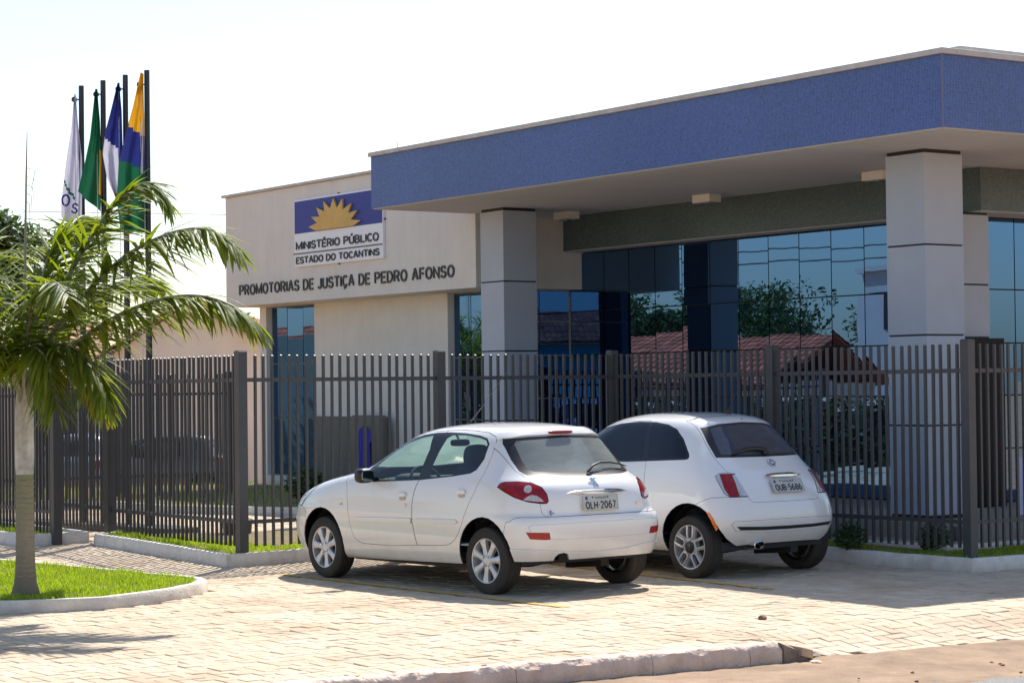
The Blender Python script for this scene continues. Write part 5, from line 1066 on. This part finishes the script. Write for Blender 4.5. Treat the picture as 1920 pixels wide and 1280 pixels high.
cfgP = dict(rings=P_R, rt=.288, wb=2.442, wy=.815, arch=.345, archz=.315, spokes=7, seat=.80, hz=1.155, shelf=.93, dash=1.62, rvm=(1.38, 1.255), mirror=(1.625, .915, .975), mirror_m=trimm,
 parts=[
 dict(n='window#f', ax='s', p=p_gf, c=side, lr=1), dict(n='window#r', ax='s', p=p_gr, c=side, lr=1), dict(n='window_trim', ax='s', p=p_dlo, c=side, lr=1),
 dict(n='rear_window', ax='r', p=p_rgi, c=rear), dict(n='rear_window_border', ax='r', p=p_rg, c=rear),
 dict(n='windscreen', ax='r', p=[(.62,1.05),(.50,1.33),(.25,1.372),(0,1.382),(-.25,1.372),(-.50,1.33),(-.62,1.05),(-.3,1.025),(0,1.018),(.3,1.025)], c=lambda c: c.x > 1.0),
 dict(n='reversing_lens', ax='dl', p=p_tc, c=lambda c: c.x < .1 and c.y > .3, lr=1), dict(n='reversing_lens', ax='dr', p=p_tc, c=lambda c: c.x < .1 and c.y < -.3, lr=1),
 dict(n='indicator_lens', ax='dl', p=p_to, c=lambda c: c.x < .1 and c.y > .3, lr=1), dict(n='indicator_lens', ax='dr', p=p_to, c=lambda c: c.x < .1 and c.y < -.3, lr=1),
 dict(n='tail_light', ax='dl', p=p_tail, c=lambda c: c.x < .1 and c.y > .3, lr=1, gap=.0035), dict(n='tail_light', ax='dr', p=p_tail, c=lambda c: c.x < .1 and c.y < -.3, lr=1, gap=.0035),
 dict(n='headlight', ax='s', p=[(2.93,.66),(2.95,.74),(2.90,.80),(2.80,.84),(2.64,.872),(2.66,.82),(2.75,.74),(2.83,.665)], c=lambda c: c.x > 2.3 and abs(c.y) > .3, lr=1, gap=.002),
 dict(n='reflector', ax='r', p=[(.755,.545),(.575,.538),(.560,.482),(.60,.478),(.725,.488)], c=lambda c: c.x < 0 and c.y > 0, lr=1), dict(n='reflector', ax='r', p=[(-.745,.540),(-.575,.535),(-.560,.480),(-.60,.476),(-.72,.486)], c=lambda c: c.x < 0 and c.y < 0, lr=1),
 dict(n=None, ax='s', p=circ(0, .315, .345), c=side), dict(n=None, ax='s', p=circ(2.442, .315, .345), c=side),
 dict(n=None, ax='s', p=[(-.9, .1), (-.2, .1), (-.30, .300), (-.9, .308)], c=NG), dict(n=None, ax='s', p=[(-.2, .1), (3.5, .1), (3.5, .2), (2.7, .2), (2.1, .205), (.30, .245)], c=NG),
 dict(n=None, ax='r', p=[(.50,.25),(.49,.33),(.462,.358),(.41,.366),(.36,.352),(.325,.30),(.32,.25)], c=lambda c: c.x < -.2),
 dict(n='roof_spoiler', ax='r', p=p_spo, c=lambda c: c.x < .12, gap=.0013), dict(n='tailgate', ax='r', p=p_h, c=lambda c: c.x < .12, gap=.0015),
 dict(n='door#f', ax='s', p=p_df, c=side, lr=1, gap=.002), dict(n='door#r', ax='s', p=p_dr, c=side, lr=1, gap=.002),
 dict(n='bumper_insert', ax='r', p=[(.74,.590),(.70,.606),(.3,.609),(0,.610),(-.3,.609),(-.70,.606),(-.74,.590),(-.70,.482),(-.5,.476),(0,.472),(.5,.478),(.70,.486)], c=lambda c: c.x < -.2, gap=.0008),
 dict(n='bumper_lip', ax='r', p=[(.95,.2),(.95,.405),(.70,.402),(.56,.388),(.40,.374),(0,.356),(-.30,.368),(-.50,.395),(-.95,.405),(-.95,.2)], c=lambda c: c.x < -.24),
 dict(n='rear_bumper', ax='s', p=[(-.9,.664),(-.42,.668),(-.36,.655),(-.335,.630),(-.298,.627),(-.25,.45),(-.25,.1),(-.9,.1)], c=lambda c: c.x < -.2, gap=.0018),
 dict(n='front_bumper', ax='s', p=[(2.72,.1),(2.72,.60),(2.80,.655),(2.95,.665),(3.5,.70),(3.5,.1)], c=lambda c: c.x > 2.5, gap=.0018)],
 mats={'window#f': dict(m=cgl, sol=0), 'window#r': dict(m=cgl, sol=0), 'window_trim': dict(m=trimm, sol=.008), 'rear_window': dict(m=cgr, sol=0), 'rear_window_border': dict(m=trimm, sol=.006), 'windscreen': dict(m=cgw, sol=0), 'tail_light': dict(m=redl, off=.003, sol=.02), 'reversing_lens': dict(m=clr, off=.003, sol=.02, parent='tail_light'), 'indicator_lens': dict(m=clr, off=.003, sol=.02, parent='tail_light'), 'headlight': dict(m=clr, off=.002), 'reflector': dict(m=redd, off=.003, sol=.01, parent='rear_bumper'), 'roof_spoiler': dict(m=paint, off=.012, sol=.024, rim=0, parent='tailgate'), 'bumper_insert': dict(m=paint, off=.001, parent='rear_bumper'), 'bumper_lip': dict(m=paint, off=.011, sol=.02, rim=0, parent='rear_bumper')})
CP = (0.37961063, 19.21642941, 2.25324777)
hat, po = make_car('hatchback_car', cfgP, CP, CP[2], 'white five door hatchback parked nearest the camera, red eye shaped tail lights')
# interior side of seams stays dark: handled by the lining material on the panel edges
for sd in (1, -1):
    for x, z, y, par in ((1.160, .803, .832, 'door#f'), (.312, .850, .822, 'door#r')):
        m = MB(); m.rbox((x, sd * y, z + .012), (.112, .026, .042), 3); o = m.build('handle', paint, po.get((par, sd)), smooth=50, weld=True)
        m = MB(); m.rbox((x, sd * (y - .004), z - .022), (.098, .014, .034), 2.4); m.build('handle_recess', mat('painted_handle_shade', (.45, .44, .42), .5) if 'painted_handle_shade' not in bpy.data.materials else bpy.data.materials['painted_handle_shade'], o, smooth=50, weld=True)  # grey pad under the handle: the recess shadow is put into its colour
    m = MB(); m.lathe([(.001, .008), (.011, .008), (.016, .0)], 14, 'y', (0, 0, 0)); o = m.build('lock', M_['chrome'], po.get(('door#f', sd)), smooth=True); o.location = (1.112, sd * .834, .724); o.scale = (1, sd, 1)
    m = MB(); m.rbox((0, 0, 0), (.045, .014, .022), 2.2); o = m.build('side_indicator', clr, t_ := hat, smooth=50, weld=True); o.location = (2.11, sd * .838, .70)
    for x0, x1, par in ((1.905, 1.012, 'door#f'), (.992, .345, 'door#r')):
        m = MB(); P = []; 
        for x, k in ((x0, .35), (x0 - .05, .95), ((x0 + x1) / 2, 1), (x1 + .04, 1 if par == 'door#f' else .95), (x1, 1 if par == 'door#f' else .35)):
            zc = .570 + (1.9 - x) * .022; P.append((x, zc, k))
        vs = []
        for x, zc, k in P:
            for a, b_ in ((-.030 * k, -.004), (-.024 * k, .010), (.018 * k, .011), (.028 * k, -.004)): vs.append((x, sd * (.8405 + b_ * (.6 + .4 * k)), zc + a))
        m.add(vs, [(i * 4 + j, i * 4 + j + 1, i * 4 + j + 5, i * 4 + j + 4) for i in range(4) for j in range(3)]); m.build('rub_strip', paint, po.get((par, sd)), smooth=45, recalc=True)
plate(hat, -.568, .768, R_(8), 0, 'TO-PALMAS', 'OLH·2067')
tg = po[('tailgate', 0)]
m = MB(); vs = []
for i in range(17):
    s = i / 8 - 1; hw = .027 * (1 - abs(s) ** 6) + .003; x = -.532 - .020 * (1 - s * s) - .008
    for a, d in ((-1, .0), (-.6, -.013), (.1, -.017), (.8, -.008), (1, .006)): vs.append((x + d + .03 * s * s, s * .345, .855 + a * hw * .62 + .010 * (1 - s * s)))
m.add(vs, [(i * 5 + j, i * 5 + j + 1, i * 5 + j + 6, i * 5 + j + 5) for i in range(16) for j in range(4)]); m.build('chrome_strip', M_['chrome'], tg, smooth=50, recalc=True)
m = MB(); m.rbox((0, 0, 0), (.026, .275, .026), 4, 7); o = m.build('brake_light', redd, po.get(('roof_spoiler', 0), hat), smooth=50, weld=True); o.location = (-.076, .02, 1.364); o.rotation_euler = (0, R_(20), 0)
# rampant emblem on the tailgate
lion = [(-.045, .028), (-.030, .034), (-.022, .046), (-.004, .050), (.006, .040), (.026, .047), (.050, .040), (.030, .034), (.016, .026), (.026, .008), (.030, -.012), (.044, -.036), (.030, -.040), (.020, -.036), (.024, -.022), (.010, -.012), (.002, -.040), (-.016, -.040), (-.010, -.030), (-.002, -.004), (-.010, .010), (-.024, .006), (-.036, .012), (-.026, .018), (-.014, .022), (-.028, .024)]
m = MB(); m.prism(lion, lambda u, v, d: (d, -u, v), .0, -.007); o = m.build('emblem', M_['chrome'], tg, recalc=True); o.location = (-.478, -.005, .935); o.rotation_euler = (0, R_(34), 0)
text_obj('model_badge', '207', .085, .028, M_['chrome'], tg, (-.5445, -.425, .735), (R_(90), 0, R_(-90 - 14)), .01, .004)
m = MB(); m.prism([(a * .35, b_ * .45) for a, b_ in lion], lambda u, v, d: (d, -u, v), .0, -.001); o = m.build('sticker', sgb, tg, recalc=True); o.location = (-.545, .535, .698); o.rotation_euler = (0, 0, R_(16))
text_obj('sticker', 'CONCORDE', .085, .013, sgb, tg, (-.546, .520, .690), (R_(90), 0, R_(-90 + 14)), .008, .0008)
m = MB(); m.tube([(-.375, -.03, 1.022), (-.37, -.06, 1.045), (-.345, -.12, 1.075)], [.011, .012, .010], 7); m.tube([(-.345, -.10, 1.070), (-.318, -.22, 1.098), (-.300, -.36, 1.094), (-.290, -.48, 1.075), (-.285, -.56, 1.055)], [.010, .009, .008, .007, .004], 7); m.build('wiper', trimm, tg, smooth=50)
m = MB(); m.bar((1.27, 0, 1.405), (1.22, 0, 1.43), .035, .03); m.tube([(1.25, 0, 1.425), (1.05, .0, 1.58), (.62, .02, 1.93)], [.005, .003, .0018], 6); m.build('aerial', trimm, hat, smooth=50)
m = MB(); m.tube([(-.2, .41, .285), (-.47, .41, .318)], [.03, .027], 12, cap=False); m.build('exhaust', under, hat, smooth=50)
# ---------------------------------------------------------------- small round three-door car
f_dlo = [(1.72,1.045),(1.80,1.075),(1.76,1.14),(1.62,1.262),(1.444,1.352),(1.172,1.400),(.923,1.420),(.681,1.416),(.489,1.393),(.355,1.352),(.234,1.263),(.105,1.122),(.093,1.095),(.10,1.080),(.125,1.074),(.894,1.042)]
f_gf = [(1.66,1.066),(1.70,1.10),(1.60,1.235),(1.40,1.338),(1.143,1.384),(.897,1.402),(.77,1.402),(.735,1.295),(.665,1.081),(.901,1.063)]
f_gr = [(.605,1.086),(.675,1.271),(.715,1.400),(.66,1.399),(.475,1.374),(.362,1.335),(.25,1.254),(.131,1.122),(.136,1.098)]
f_d = [(1.90,1.0),(1.88,.8),(1.86,.5),(1.82,.38),(1.70,.335),(.85,.335),(.66,.37),(.58,.50),(.565,.70),(.585,.85),(.602,.95),(.618,1.05),(.66,1.172),(.712,1.31),(.768,1.428),(1.1,1.425),(1.45,1.37),(1.68,1.26),(1.84,1.12)]
f_t = [(u * .7071 + v * .7071, z) for u, v, z in ((-.205,.640,.930),(-.222,.600,.956),(-.275,.525,.960),(-.317,.490,.924),(-.402,.478,.814),(-.445,.462,.748),(-.379,.627,.744),(-.342,.658,.772),(-.265,.656,.865))]
def shr(P, k, dx=0, dz=0):
    cx, cz = sum(p[0] for p in P) / len(P), sum(p[1] for p in P) / len(P); return [(cx + (a - cx) * k + dx, cz + (b_ - cz) * k + dz) for a, b_ in P]
f_red = [(u * .7071 + v * .7071, z) for u, v, z in ((-.240,.606,.934),(-.290,.520,.936),(-.345,.533,.867),(-.412,.552,.756),(-.374,.626,.758),(-.329,.637,.813))]
f_rg = [(.475,1.361),(.51,1.225),(.535,1.092),(.25,1.090),(0,1.089),(-.25,1.090),(-.535,1.092),(-.51,1.225),(-.475,1.361),(-.30,1.395),(0,1.409),(.30,1.395)]
f_rgi = [(.41,1.35),(.45,1.225),(.475,1.118),(0,1.114),(-.475,1.118),(-.45,1.225),(-.41,1.35),(-.26,1.378),(0,1.390),(.26,1.378)]
f_h = [(.485,1.425),(.492,1.361),(.525,1.225),(.55,1.09),(.535,.958),(.478,.80),(.452,.72),(.43,.697),(.40,.690),(0,.687),(-.40,.690),(-.43,.697),(-.452,.72),(-.478,.80),(-.535,.958),(-.55,1.09),(-.525,1.225),(-.492,1.361),(-.485,1.425),(-.36,1.455),(0,1.472),(.36,1.455)]
tl = lambda c: c.x < .1 and c.y > .3
tr_ = lambda c: c.x < .1 and c.y < -.3
cfgF = dict(rings=F_R, rt=.286, wb=2.30, wy=.79, arch=.350, archz=.330, spokes=5, seat=.88, hz=1.17, shelf=.95, dash=1.62, rvm=(1.42, 1.33), mirror=(1.62, .90, 1.06), mirror_m=paint,
 parts=[
 dict(n='window#f', ax='s', p=f_gf, c=side, lr=1), dict(n='window#r', ax='s', p=f_gr, c=side, lr=1), dict(n='window_trim', ax='s', p=f_dlo, c=side, lr=1),
 dict(n='rear_window', ax='r', p=f_rgi, c=rear), dict(n='rear_window_border', ax='r', p=f_rg, c=rear),
 dict(n='windscreen', ax='r', p=[(.60,1.12),(.50,1.36),(.25,1.42),(0,1.435),(-.25,1.42),(-.50,1.36),(-.60,1.12),(0,1.06)], c=lambda c: c.x > 1.0),
 dict(n='reversing_lens', ax='dl', p=circ((-.405 + .508) * .7071, .775, .020, .020, n=14), c=tl, lr=1), dict(n='reversing_lens', ax='dr', p=circ((-.405 + .508) * .7071, .775, .020, .020, n=14), c=tr_, lr=1),
 dict(n='lens', ax='dl', p=shr(f_red, 1.12), c=tl, lr=1), dict(n='lens', ax='dr', p=shr(f_red, 1.12), c=tr_, lr=1),
 dict(n='tail_light', ax='dl', p=f_t, c=tl, lr=1, gap=.0018), dict(n='tail_light', ax='dr', p=f_t, c=tr_, lr=1, gap=.0018),
 dict(n='bumper_strip', ax='r', p=[(.615,.480),(.575,.446),(.3,.437),(0,.434),(-.3,.436),(-.58,.444),(-.64,.470),(-.60,.474),(-.3,.466),(0,.465),(.3,.468)], c=lambda c: c.x < -.2),
 dict(n='side_reflector', ax='s', p=[(-.235,.612),(-.268,.604),(-.312,.545),(-.338,.470),(-.320,.442),(-.282,.538)], c=lambda c: c.x < 0 and abs(c.y) > .3, lr=1),
 dict(n=None, ax='s', p=circ(-.02, .335, .352), c=side), dict(n=None, ax='s', p=circ(2.30, .335, .350), c=side),
 dict(n=None, ax='s', p=[(-.9, .1), (-.2, .1), (-.31, .285), (-.42, .312), (-.9, .314)], c=NG), dict(n=None, ax='s', p=[(-.2, .1), (3.5, .1), (3.5, .22), (.2, .235)], c=NG),
 dict(n='tailgate', ax='r', p=f_h, c=lambda c: c.x < .35, gap=.0014), dict(n='door', ax='s', p=f_d, c=side, lr=1, gap=.002),
 dict(n='bumper_insert', ax='r', p=[(.66,.500),(.63,.527),(.3,.529),(0,.530),(-.3,.529),(-.62,.526),(-.66,.500),(-.64,.44),(-.4,.415),(0,.412),(.4,.415),(.62,.44)], c=lambda c: c.x < -.2, gap=.0012),
 dict(n='rear_bumper', ax='s', p=[(-.9,.742),(-.34,.742),(-.26,.738),(-.20,.716),(-.13,.686),(-.10,.60),(-.2,.3),(-.2,.1),(-.9,.1)], c=lambda c: c.x < -.1 and not (c.x < -.38 and abs(c.y) < .42 and c.z > .688), gap=.002)],
 mats={'window#f': dict(m=cgd, sol=0), 'window#r': dict(m=cgd, sol=0), 'window_trim': dict(m=trimm, sol=.008), 'rear_window': dict(m=cgrd, sol=0), 'rear_window_border': dict(m=trimm, sol=.006), 'windscreen': dict(m=cgl, sol=0), 'tail_light': dict(m=alloy, off=.004, sol=.02), 'lens': dict(m=redl, off=.007, sol=.02, parent='tail_light'), 'reversing_lens': dict(m=clr, off=.007, sol=.02, parent='tail_light'), 'bumper_strip': dict(m=trimm, off=.004, sol=.01, parent='rear_bumper'), 'side_reflector': dict(m=orl, off=.003, sol=.01, parent='rear_bumper'), 'bumper_insert': dict(m=paint, off=.002, parent='rear_bumper')})
CF = (2.20206415, 20.54907798, 2.25311816)
fia, fo = make_car('small_car', cfgF, CF, CF[2], 'white small round three door car with chrome bezelled lamps, parked beyond the hatchback')
plate(fia, -.452, .828, R_(27), -.045, 'TO-PALMAS', 'OUB·5686')
tg = fo[('tailgate', 0)]
m = MB(); vs = []
for i in range(13):
    s = i / 6 - 1; hw = .020 * (1 - abs(s) ** 4) + .003; x = -.388 - .006 * (1 - s * s)
    for a, d in ((-1, .0), (-.5, -.022), (.3, -.026), (1, .004)): vs.append((x + d - .30 * a * hw * -1, -.04 + s * .22, .922 + a * hw))
m.add(vs, [(i * 4 + j, i * 4 + j + 1, i * 4 + j + 5, i * 4 + j + 4) for i in range(12) for j in range(3)]); m.build('tailgate_handle', M_['chrome'], tg, smooth=50, recalc=True)
em = bpy.data.objects.new('emblem', None); link(em, tg); em.matrix_local = Matrix.Translation((-.283, -.018, 1.030)) @ Matrix.Rotation(R_(38), 4, 'Y') @ Matrix.Rotation(R_(-90), 4, 'Z') @ Matrix.Rotation(R_(90), 4, 'X')
m = MB(); m.lathe([(.045, .0), (.045, .006), (.038, .009), (.034, .007)], 28, 'z'); m.build('emblem_ring', M_['chrome'], em, smooth=True)
m = MB(); m.lathe([(.035, .0065), (.001, .0075)], 28, 'z'); m.build('emblem_field', mat('emblem_red', (.20, .012, .03), .2, coat=.5), em, smooth=True); text_obj('lettering', 'FIAT', .05, .032, M_['chrome'], em, (-.025, -.016, .0075), (0, 0, 0), .0, .002)
m = MB(); m.rbox((-.200, -.02, 1.128), (.05, .07, .045), 3); m.tube([(-.195, -.03, 1.150), (-.165, .08, 1.168), (-.158, .20, 1.160), (-.168, .33, 1.135), (-.178, .40, 1.12)], [.024, .022, .018, .013, .006], 7); m.build('wiper', trimm, tg, smooth=50)
m = MB(); m.rbox((.138, -.05, 1.437), (.012, .02, .014), 3); m.build('washer_jet', trimm, fia, smooth=50)
m = MB(); m.prism([(.32, 1.476), (.43, 1.490), (.35, 1.525), (.325, 1.525)], lambda u, v, d: (u, d, v), -.095, -.065); m.tube([(.338, -.08, 1.52), (.20, -.08, 1.72)], [.0035, .002], 6); m.build('aerial', trimm, fia, recalc=True)
m = MB(); m.tube([(-.05, .36, .31), (-.30, .36, .312), (-.345, .36, .304)], [.045, .042, .032], 14); 
vs = []; 
for x, k in ((-.33, 1), (-.475, 1), (-.478, .86), (-.40, .84)):
    for i in range(18):
        a = 2 * math.pi * i / 18; vs.append((x, .36 + k * .062 * (abs(math.cos(a)) ** .6) * math.copysign(1, math.cos(a)), .300 + k * .036 * (abs(math.sin(a)) ** .6) * math.copysign(1, math.sin(a))))
m.build('silencer', under, fia, smooth=50)
m = MB(); m.add(vs, [(r * 18 + k, r * 18 + (k + 1) % 18, (r + 1) * 18 + (k + 1) % 18, (r + 1) * 18 + k) for r in range(3) for k in range(18)]); m.build('exhaust_tip', M_['chrome'], fia, smooth=50)
# ---------------------------------------------------------------- cars glimpsed beyond the yard fence
for nm, xy, rz, lb, mc in (('parked_car', (-6.0, 43.6), R_(178), 'dark car side on beyond the yard, seen through the fence bars', mat('dark_grey_paint', (.045, .05, .06), .25, coat=1.)), ('parked_car', (-8.3, 41.5), R_(78), 'grey blue car seen from behind through the bars at the left', mat('blue_grey_paint', (.16, .20, .27), .3, coat=.6))):
    c_ = dict(cfgP); c_['parts'] = [dict(e) for e in cfgP['parts'] if e['n'] in ('window#f', 'window#r', 'window_trim', 'rear_window', 'windscreen', 'tail_light', None) and not (e['n'] is None and e['ax'] == 'r')]; c_['mats'] = dict(cfgP['mats']); c_['mats']['body'] = dict(m=mc); c_['mats']['window#f'] = dict(m=cgd, sol=0); c_['mats']['window#r'] = dict(m=cgd, sol=0); c_['mats']['rear_window'] = dict(m=cgd, sol=0)
    o, _ = make_car(nm, c_, xy, rz, lb); o.location.z = ground_z(*xy) + .03
# ================================================================ what the mirrored glass looks out on: houses across the side street, out of frame to the left
def far_house(x, y, w_, d_, hw, hr, rz, wallm, label, z=-.1):
    t = empty('house', (x, y, z), rz, label, 'house', None); m = MB(); m.box(-w_ / 2, w_ / 2, -d_ / 2, d_ / 2, -.6, hw); m.build('wall', wallm, t)
    for sg in (-1, 1):
        d = Vector((0, -sg * d_ / 2 - sg * .5, hr - hw)); q_ = tile_plane((-w_ / 2 - .5, sg * (d_ / 2 + .5), hw - .05), (1, 0, 0), d, w_ + 1, d.length, t, .26, .42); q_.data.materials[0] = redtile
    for k in range(int(w_ / 3)):
        x0 = -w_ / 2 + 1 + k * 3
        for sg in (-1, 1): m = MB(); m.box(x0, x0 + 1.1, sg * (d_ / 2 + .005) - .02, sg * (d_ / 2 + .005) + .02, .9, 2.0); q = m.build('window', fas, t); m = MB(); m.box(x0 + .07, x0 + 1.03, sg * (d_ / 2 + .03) - .01, sg * (d_ / 2 + .03) + .01, .97, 1.93); m.build('pane', wdk, q)
    return t
redtile = mat('red_roof_tile', (.50, .155, .085), .85, var=.2, vs=1.5, tint=.25); cyan = mat('cyan_render', (.09, .42, .50), .9, var=.1, vs=1); wht = mat('white_render', (.62, .62, .60), .9, var=.06, vs=1)
far_house(-39, 41.2, 9, 8, 2.0, 3.6, R_(104), crm, 'cream house under a red tiled roof across the side street, mirrored in the glass')
far_house(-39, 54.5, 12, 8, 2.3, 3.9, R_(106), wht, 'white house under a red tiled roof across the side street, mirrored in the glass')
far_house(1.0, -26, 15, 8, 3.6, 5.3, R_(8), cyan, 'cyan house under a tiled roof across the road, mirrored in the glass')
far_house(-19, -27, 12, 8, 3.2, 4.9, R_(8), crm, 'cream house under a tiled roof across the road, left of the cyan house')
far_house(21, -23, 13, 8, 3.2, 4.9, R_(8), wht, 'white house under a tiled roof across the road, right of the cyan house')
t = empty('apartment_block', (-47, 34.2, -.1), R_(100), 'white flat roofed block behind the red roofs, mirrored in the glass', 'building'); m = MB(); m.box(-2.2, 2.2, -3, 3, -.5, 5.6); m.box(-2.4, 2.4, -3.2, 3.2, 5.6, 5.8); m.build('wall', wht, t)
for k in (-1.2, .6): m = MB(); m.box(k, k + .8, -3.04, -3.0, 3.6, 4.8); m.build('window', wdk, t)
for i, (x, y, h, r_) in enumerate(((-53, 42.5, 5.6, 3.0), (-55, 36.0, 5.4, 3.2), (-49, 46, 5.0, 2.2), (-32, 44.8, 3.6, 1.5), (-50, 55, 5.4, 2.2))):
    tree('street_tree', x, y, -.2, h, r_, ['dark street tree above the red roofs in the mirrored glass, tallest', 'wide street tree behind the cream house, mirrored in the glass', 'thin street tree behind the cream house, mirrored in the glass', 'bushy tree in front of the two far houses, mirrored in the glass', 'street tree behind the cyan house, mirrored in the glass'][i], 60 + i, n=6000, size=.13, clumps=26, flat=.42)
yw = tag(MB().box(-22, 22, -.08, .08, -.4, 1.25).build('yard_wall', wht), 'low white yard wall along the far side street, mirrored in the glass', 'wall'); yw.location = (-30.5, 42, 0); yw.rotation_euler = (0, 0, R_(106))
palm((-14.6, 37.6, -.2), 1.15, 'tall palm on the side street verge, mirrored in the glass', fr={k: v for k, v in FR_.items() if k not in ('f4', 'f7')}, rot=1.0, dens=.6)
m = MB(); m.tube([(0, 0, -.5), (0, 0, 7.2)], [.13, .10], 10); m.bar((-.8, 0, 6.7), (.8, 0, 6.7), .09); pO = m.build('utility_pole', mat('pole_concrete', (.40, .39, .37), .9)); pO.location = (-31, 47.2, 0); tag(pO, 'concrete utility pole on the side street, mirrored in the glass', 'pole')
for i, (z, dx) in enumerate(((6.75, -.7), (6.75, 0), (6.75, .7), (5.9, .1), (5.6, .1))):
    m = MB()
    for p0, p1 in (((-24.0, 15.0), (-31, 47.2)), ((-31, 47.2), (-36.0, 70))): m.tube([(p0[0] + (p1[0] - p0[0]) * k / 16 + dx, p0[1] + (p1[1] - p0[1]) * k / 16, z - 1.1 * (1 - (2 * k / 16 - 1) ** 2) * .5) for k in range(17)], .02, 5, cap=False)
    tag(m.build('power_line', cab, smooth=True), ['outer top power line sagging along the side street, mirrored in the glass', 'middle top power line sagging along the side street, mirrored in the glass', 'inner top power line sagging along the side street, mirrored in the glass', 'upper of two low wires along the side street, mirrored in the glass', 'lowest wire along the side street, mirrored in the glass'][i], 'cable', 'power lines on the side street')
t = empty('darkening_hedge', (-13.3, 33.8, -.1), R_(107), 'clipped greenery added out of frame at the left to darken the mirrored panes', 'darkening_hedge'); m = MB(); r = random.Random(77)  # row of greenery added out of frame to darken the lower mirrored panes
for k in range(13): leaf_cloud(m, (-6.5 + k, 0, .75), (.8, .4, .95), 900, .10, r, .45)
m.build('foliage', leaf_d, t); m = MB(); m.rbox((-.5, 0, .65), (13.6, .45, 1.45), 8); m.build('stem', mat('darkening_hedge_core', (.02, .022, .012), .95), t)  # dark core box closes the gaps in the added row
m = MB(); m.tube([(0, 0, 0), (0, 0, .84)], [.012, .006], 6); o = m.build('roof_aerial', pole_m, smooth=True); o.location = (-1.85, 36, 4.97); tag(o, 'thin aerial rod standing on the roof behind the sign wall', 'aerial')
gw = tag(MB().box(-.1, .1, -3.4, 3.4, -.6, 2.9).build('boundary_wall', mat('grey_green_render', (.20, .245, .21), .9, var=.08, vs=1)), 'grey green boundary wall left of the yard, mirrored in the end window', 'wall'); gw.location = (-13.2, 42.3, 0); gw.rotation_euler = (0, 0, R_(12))
# end
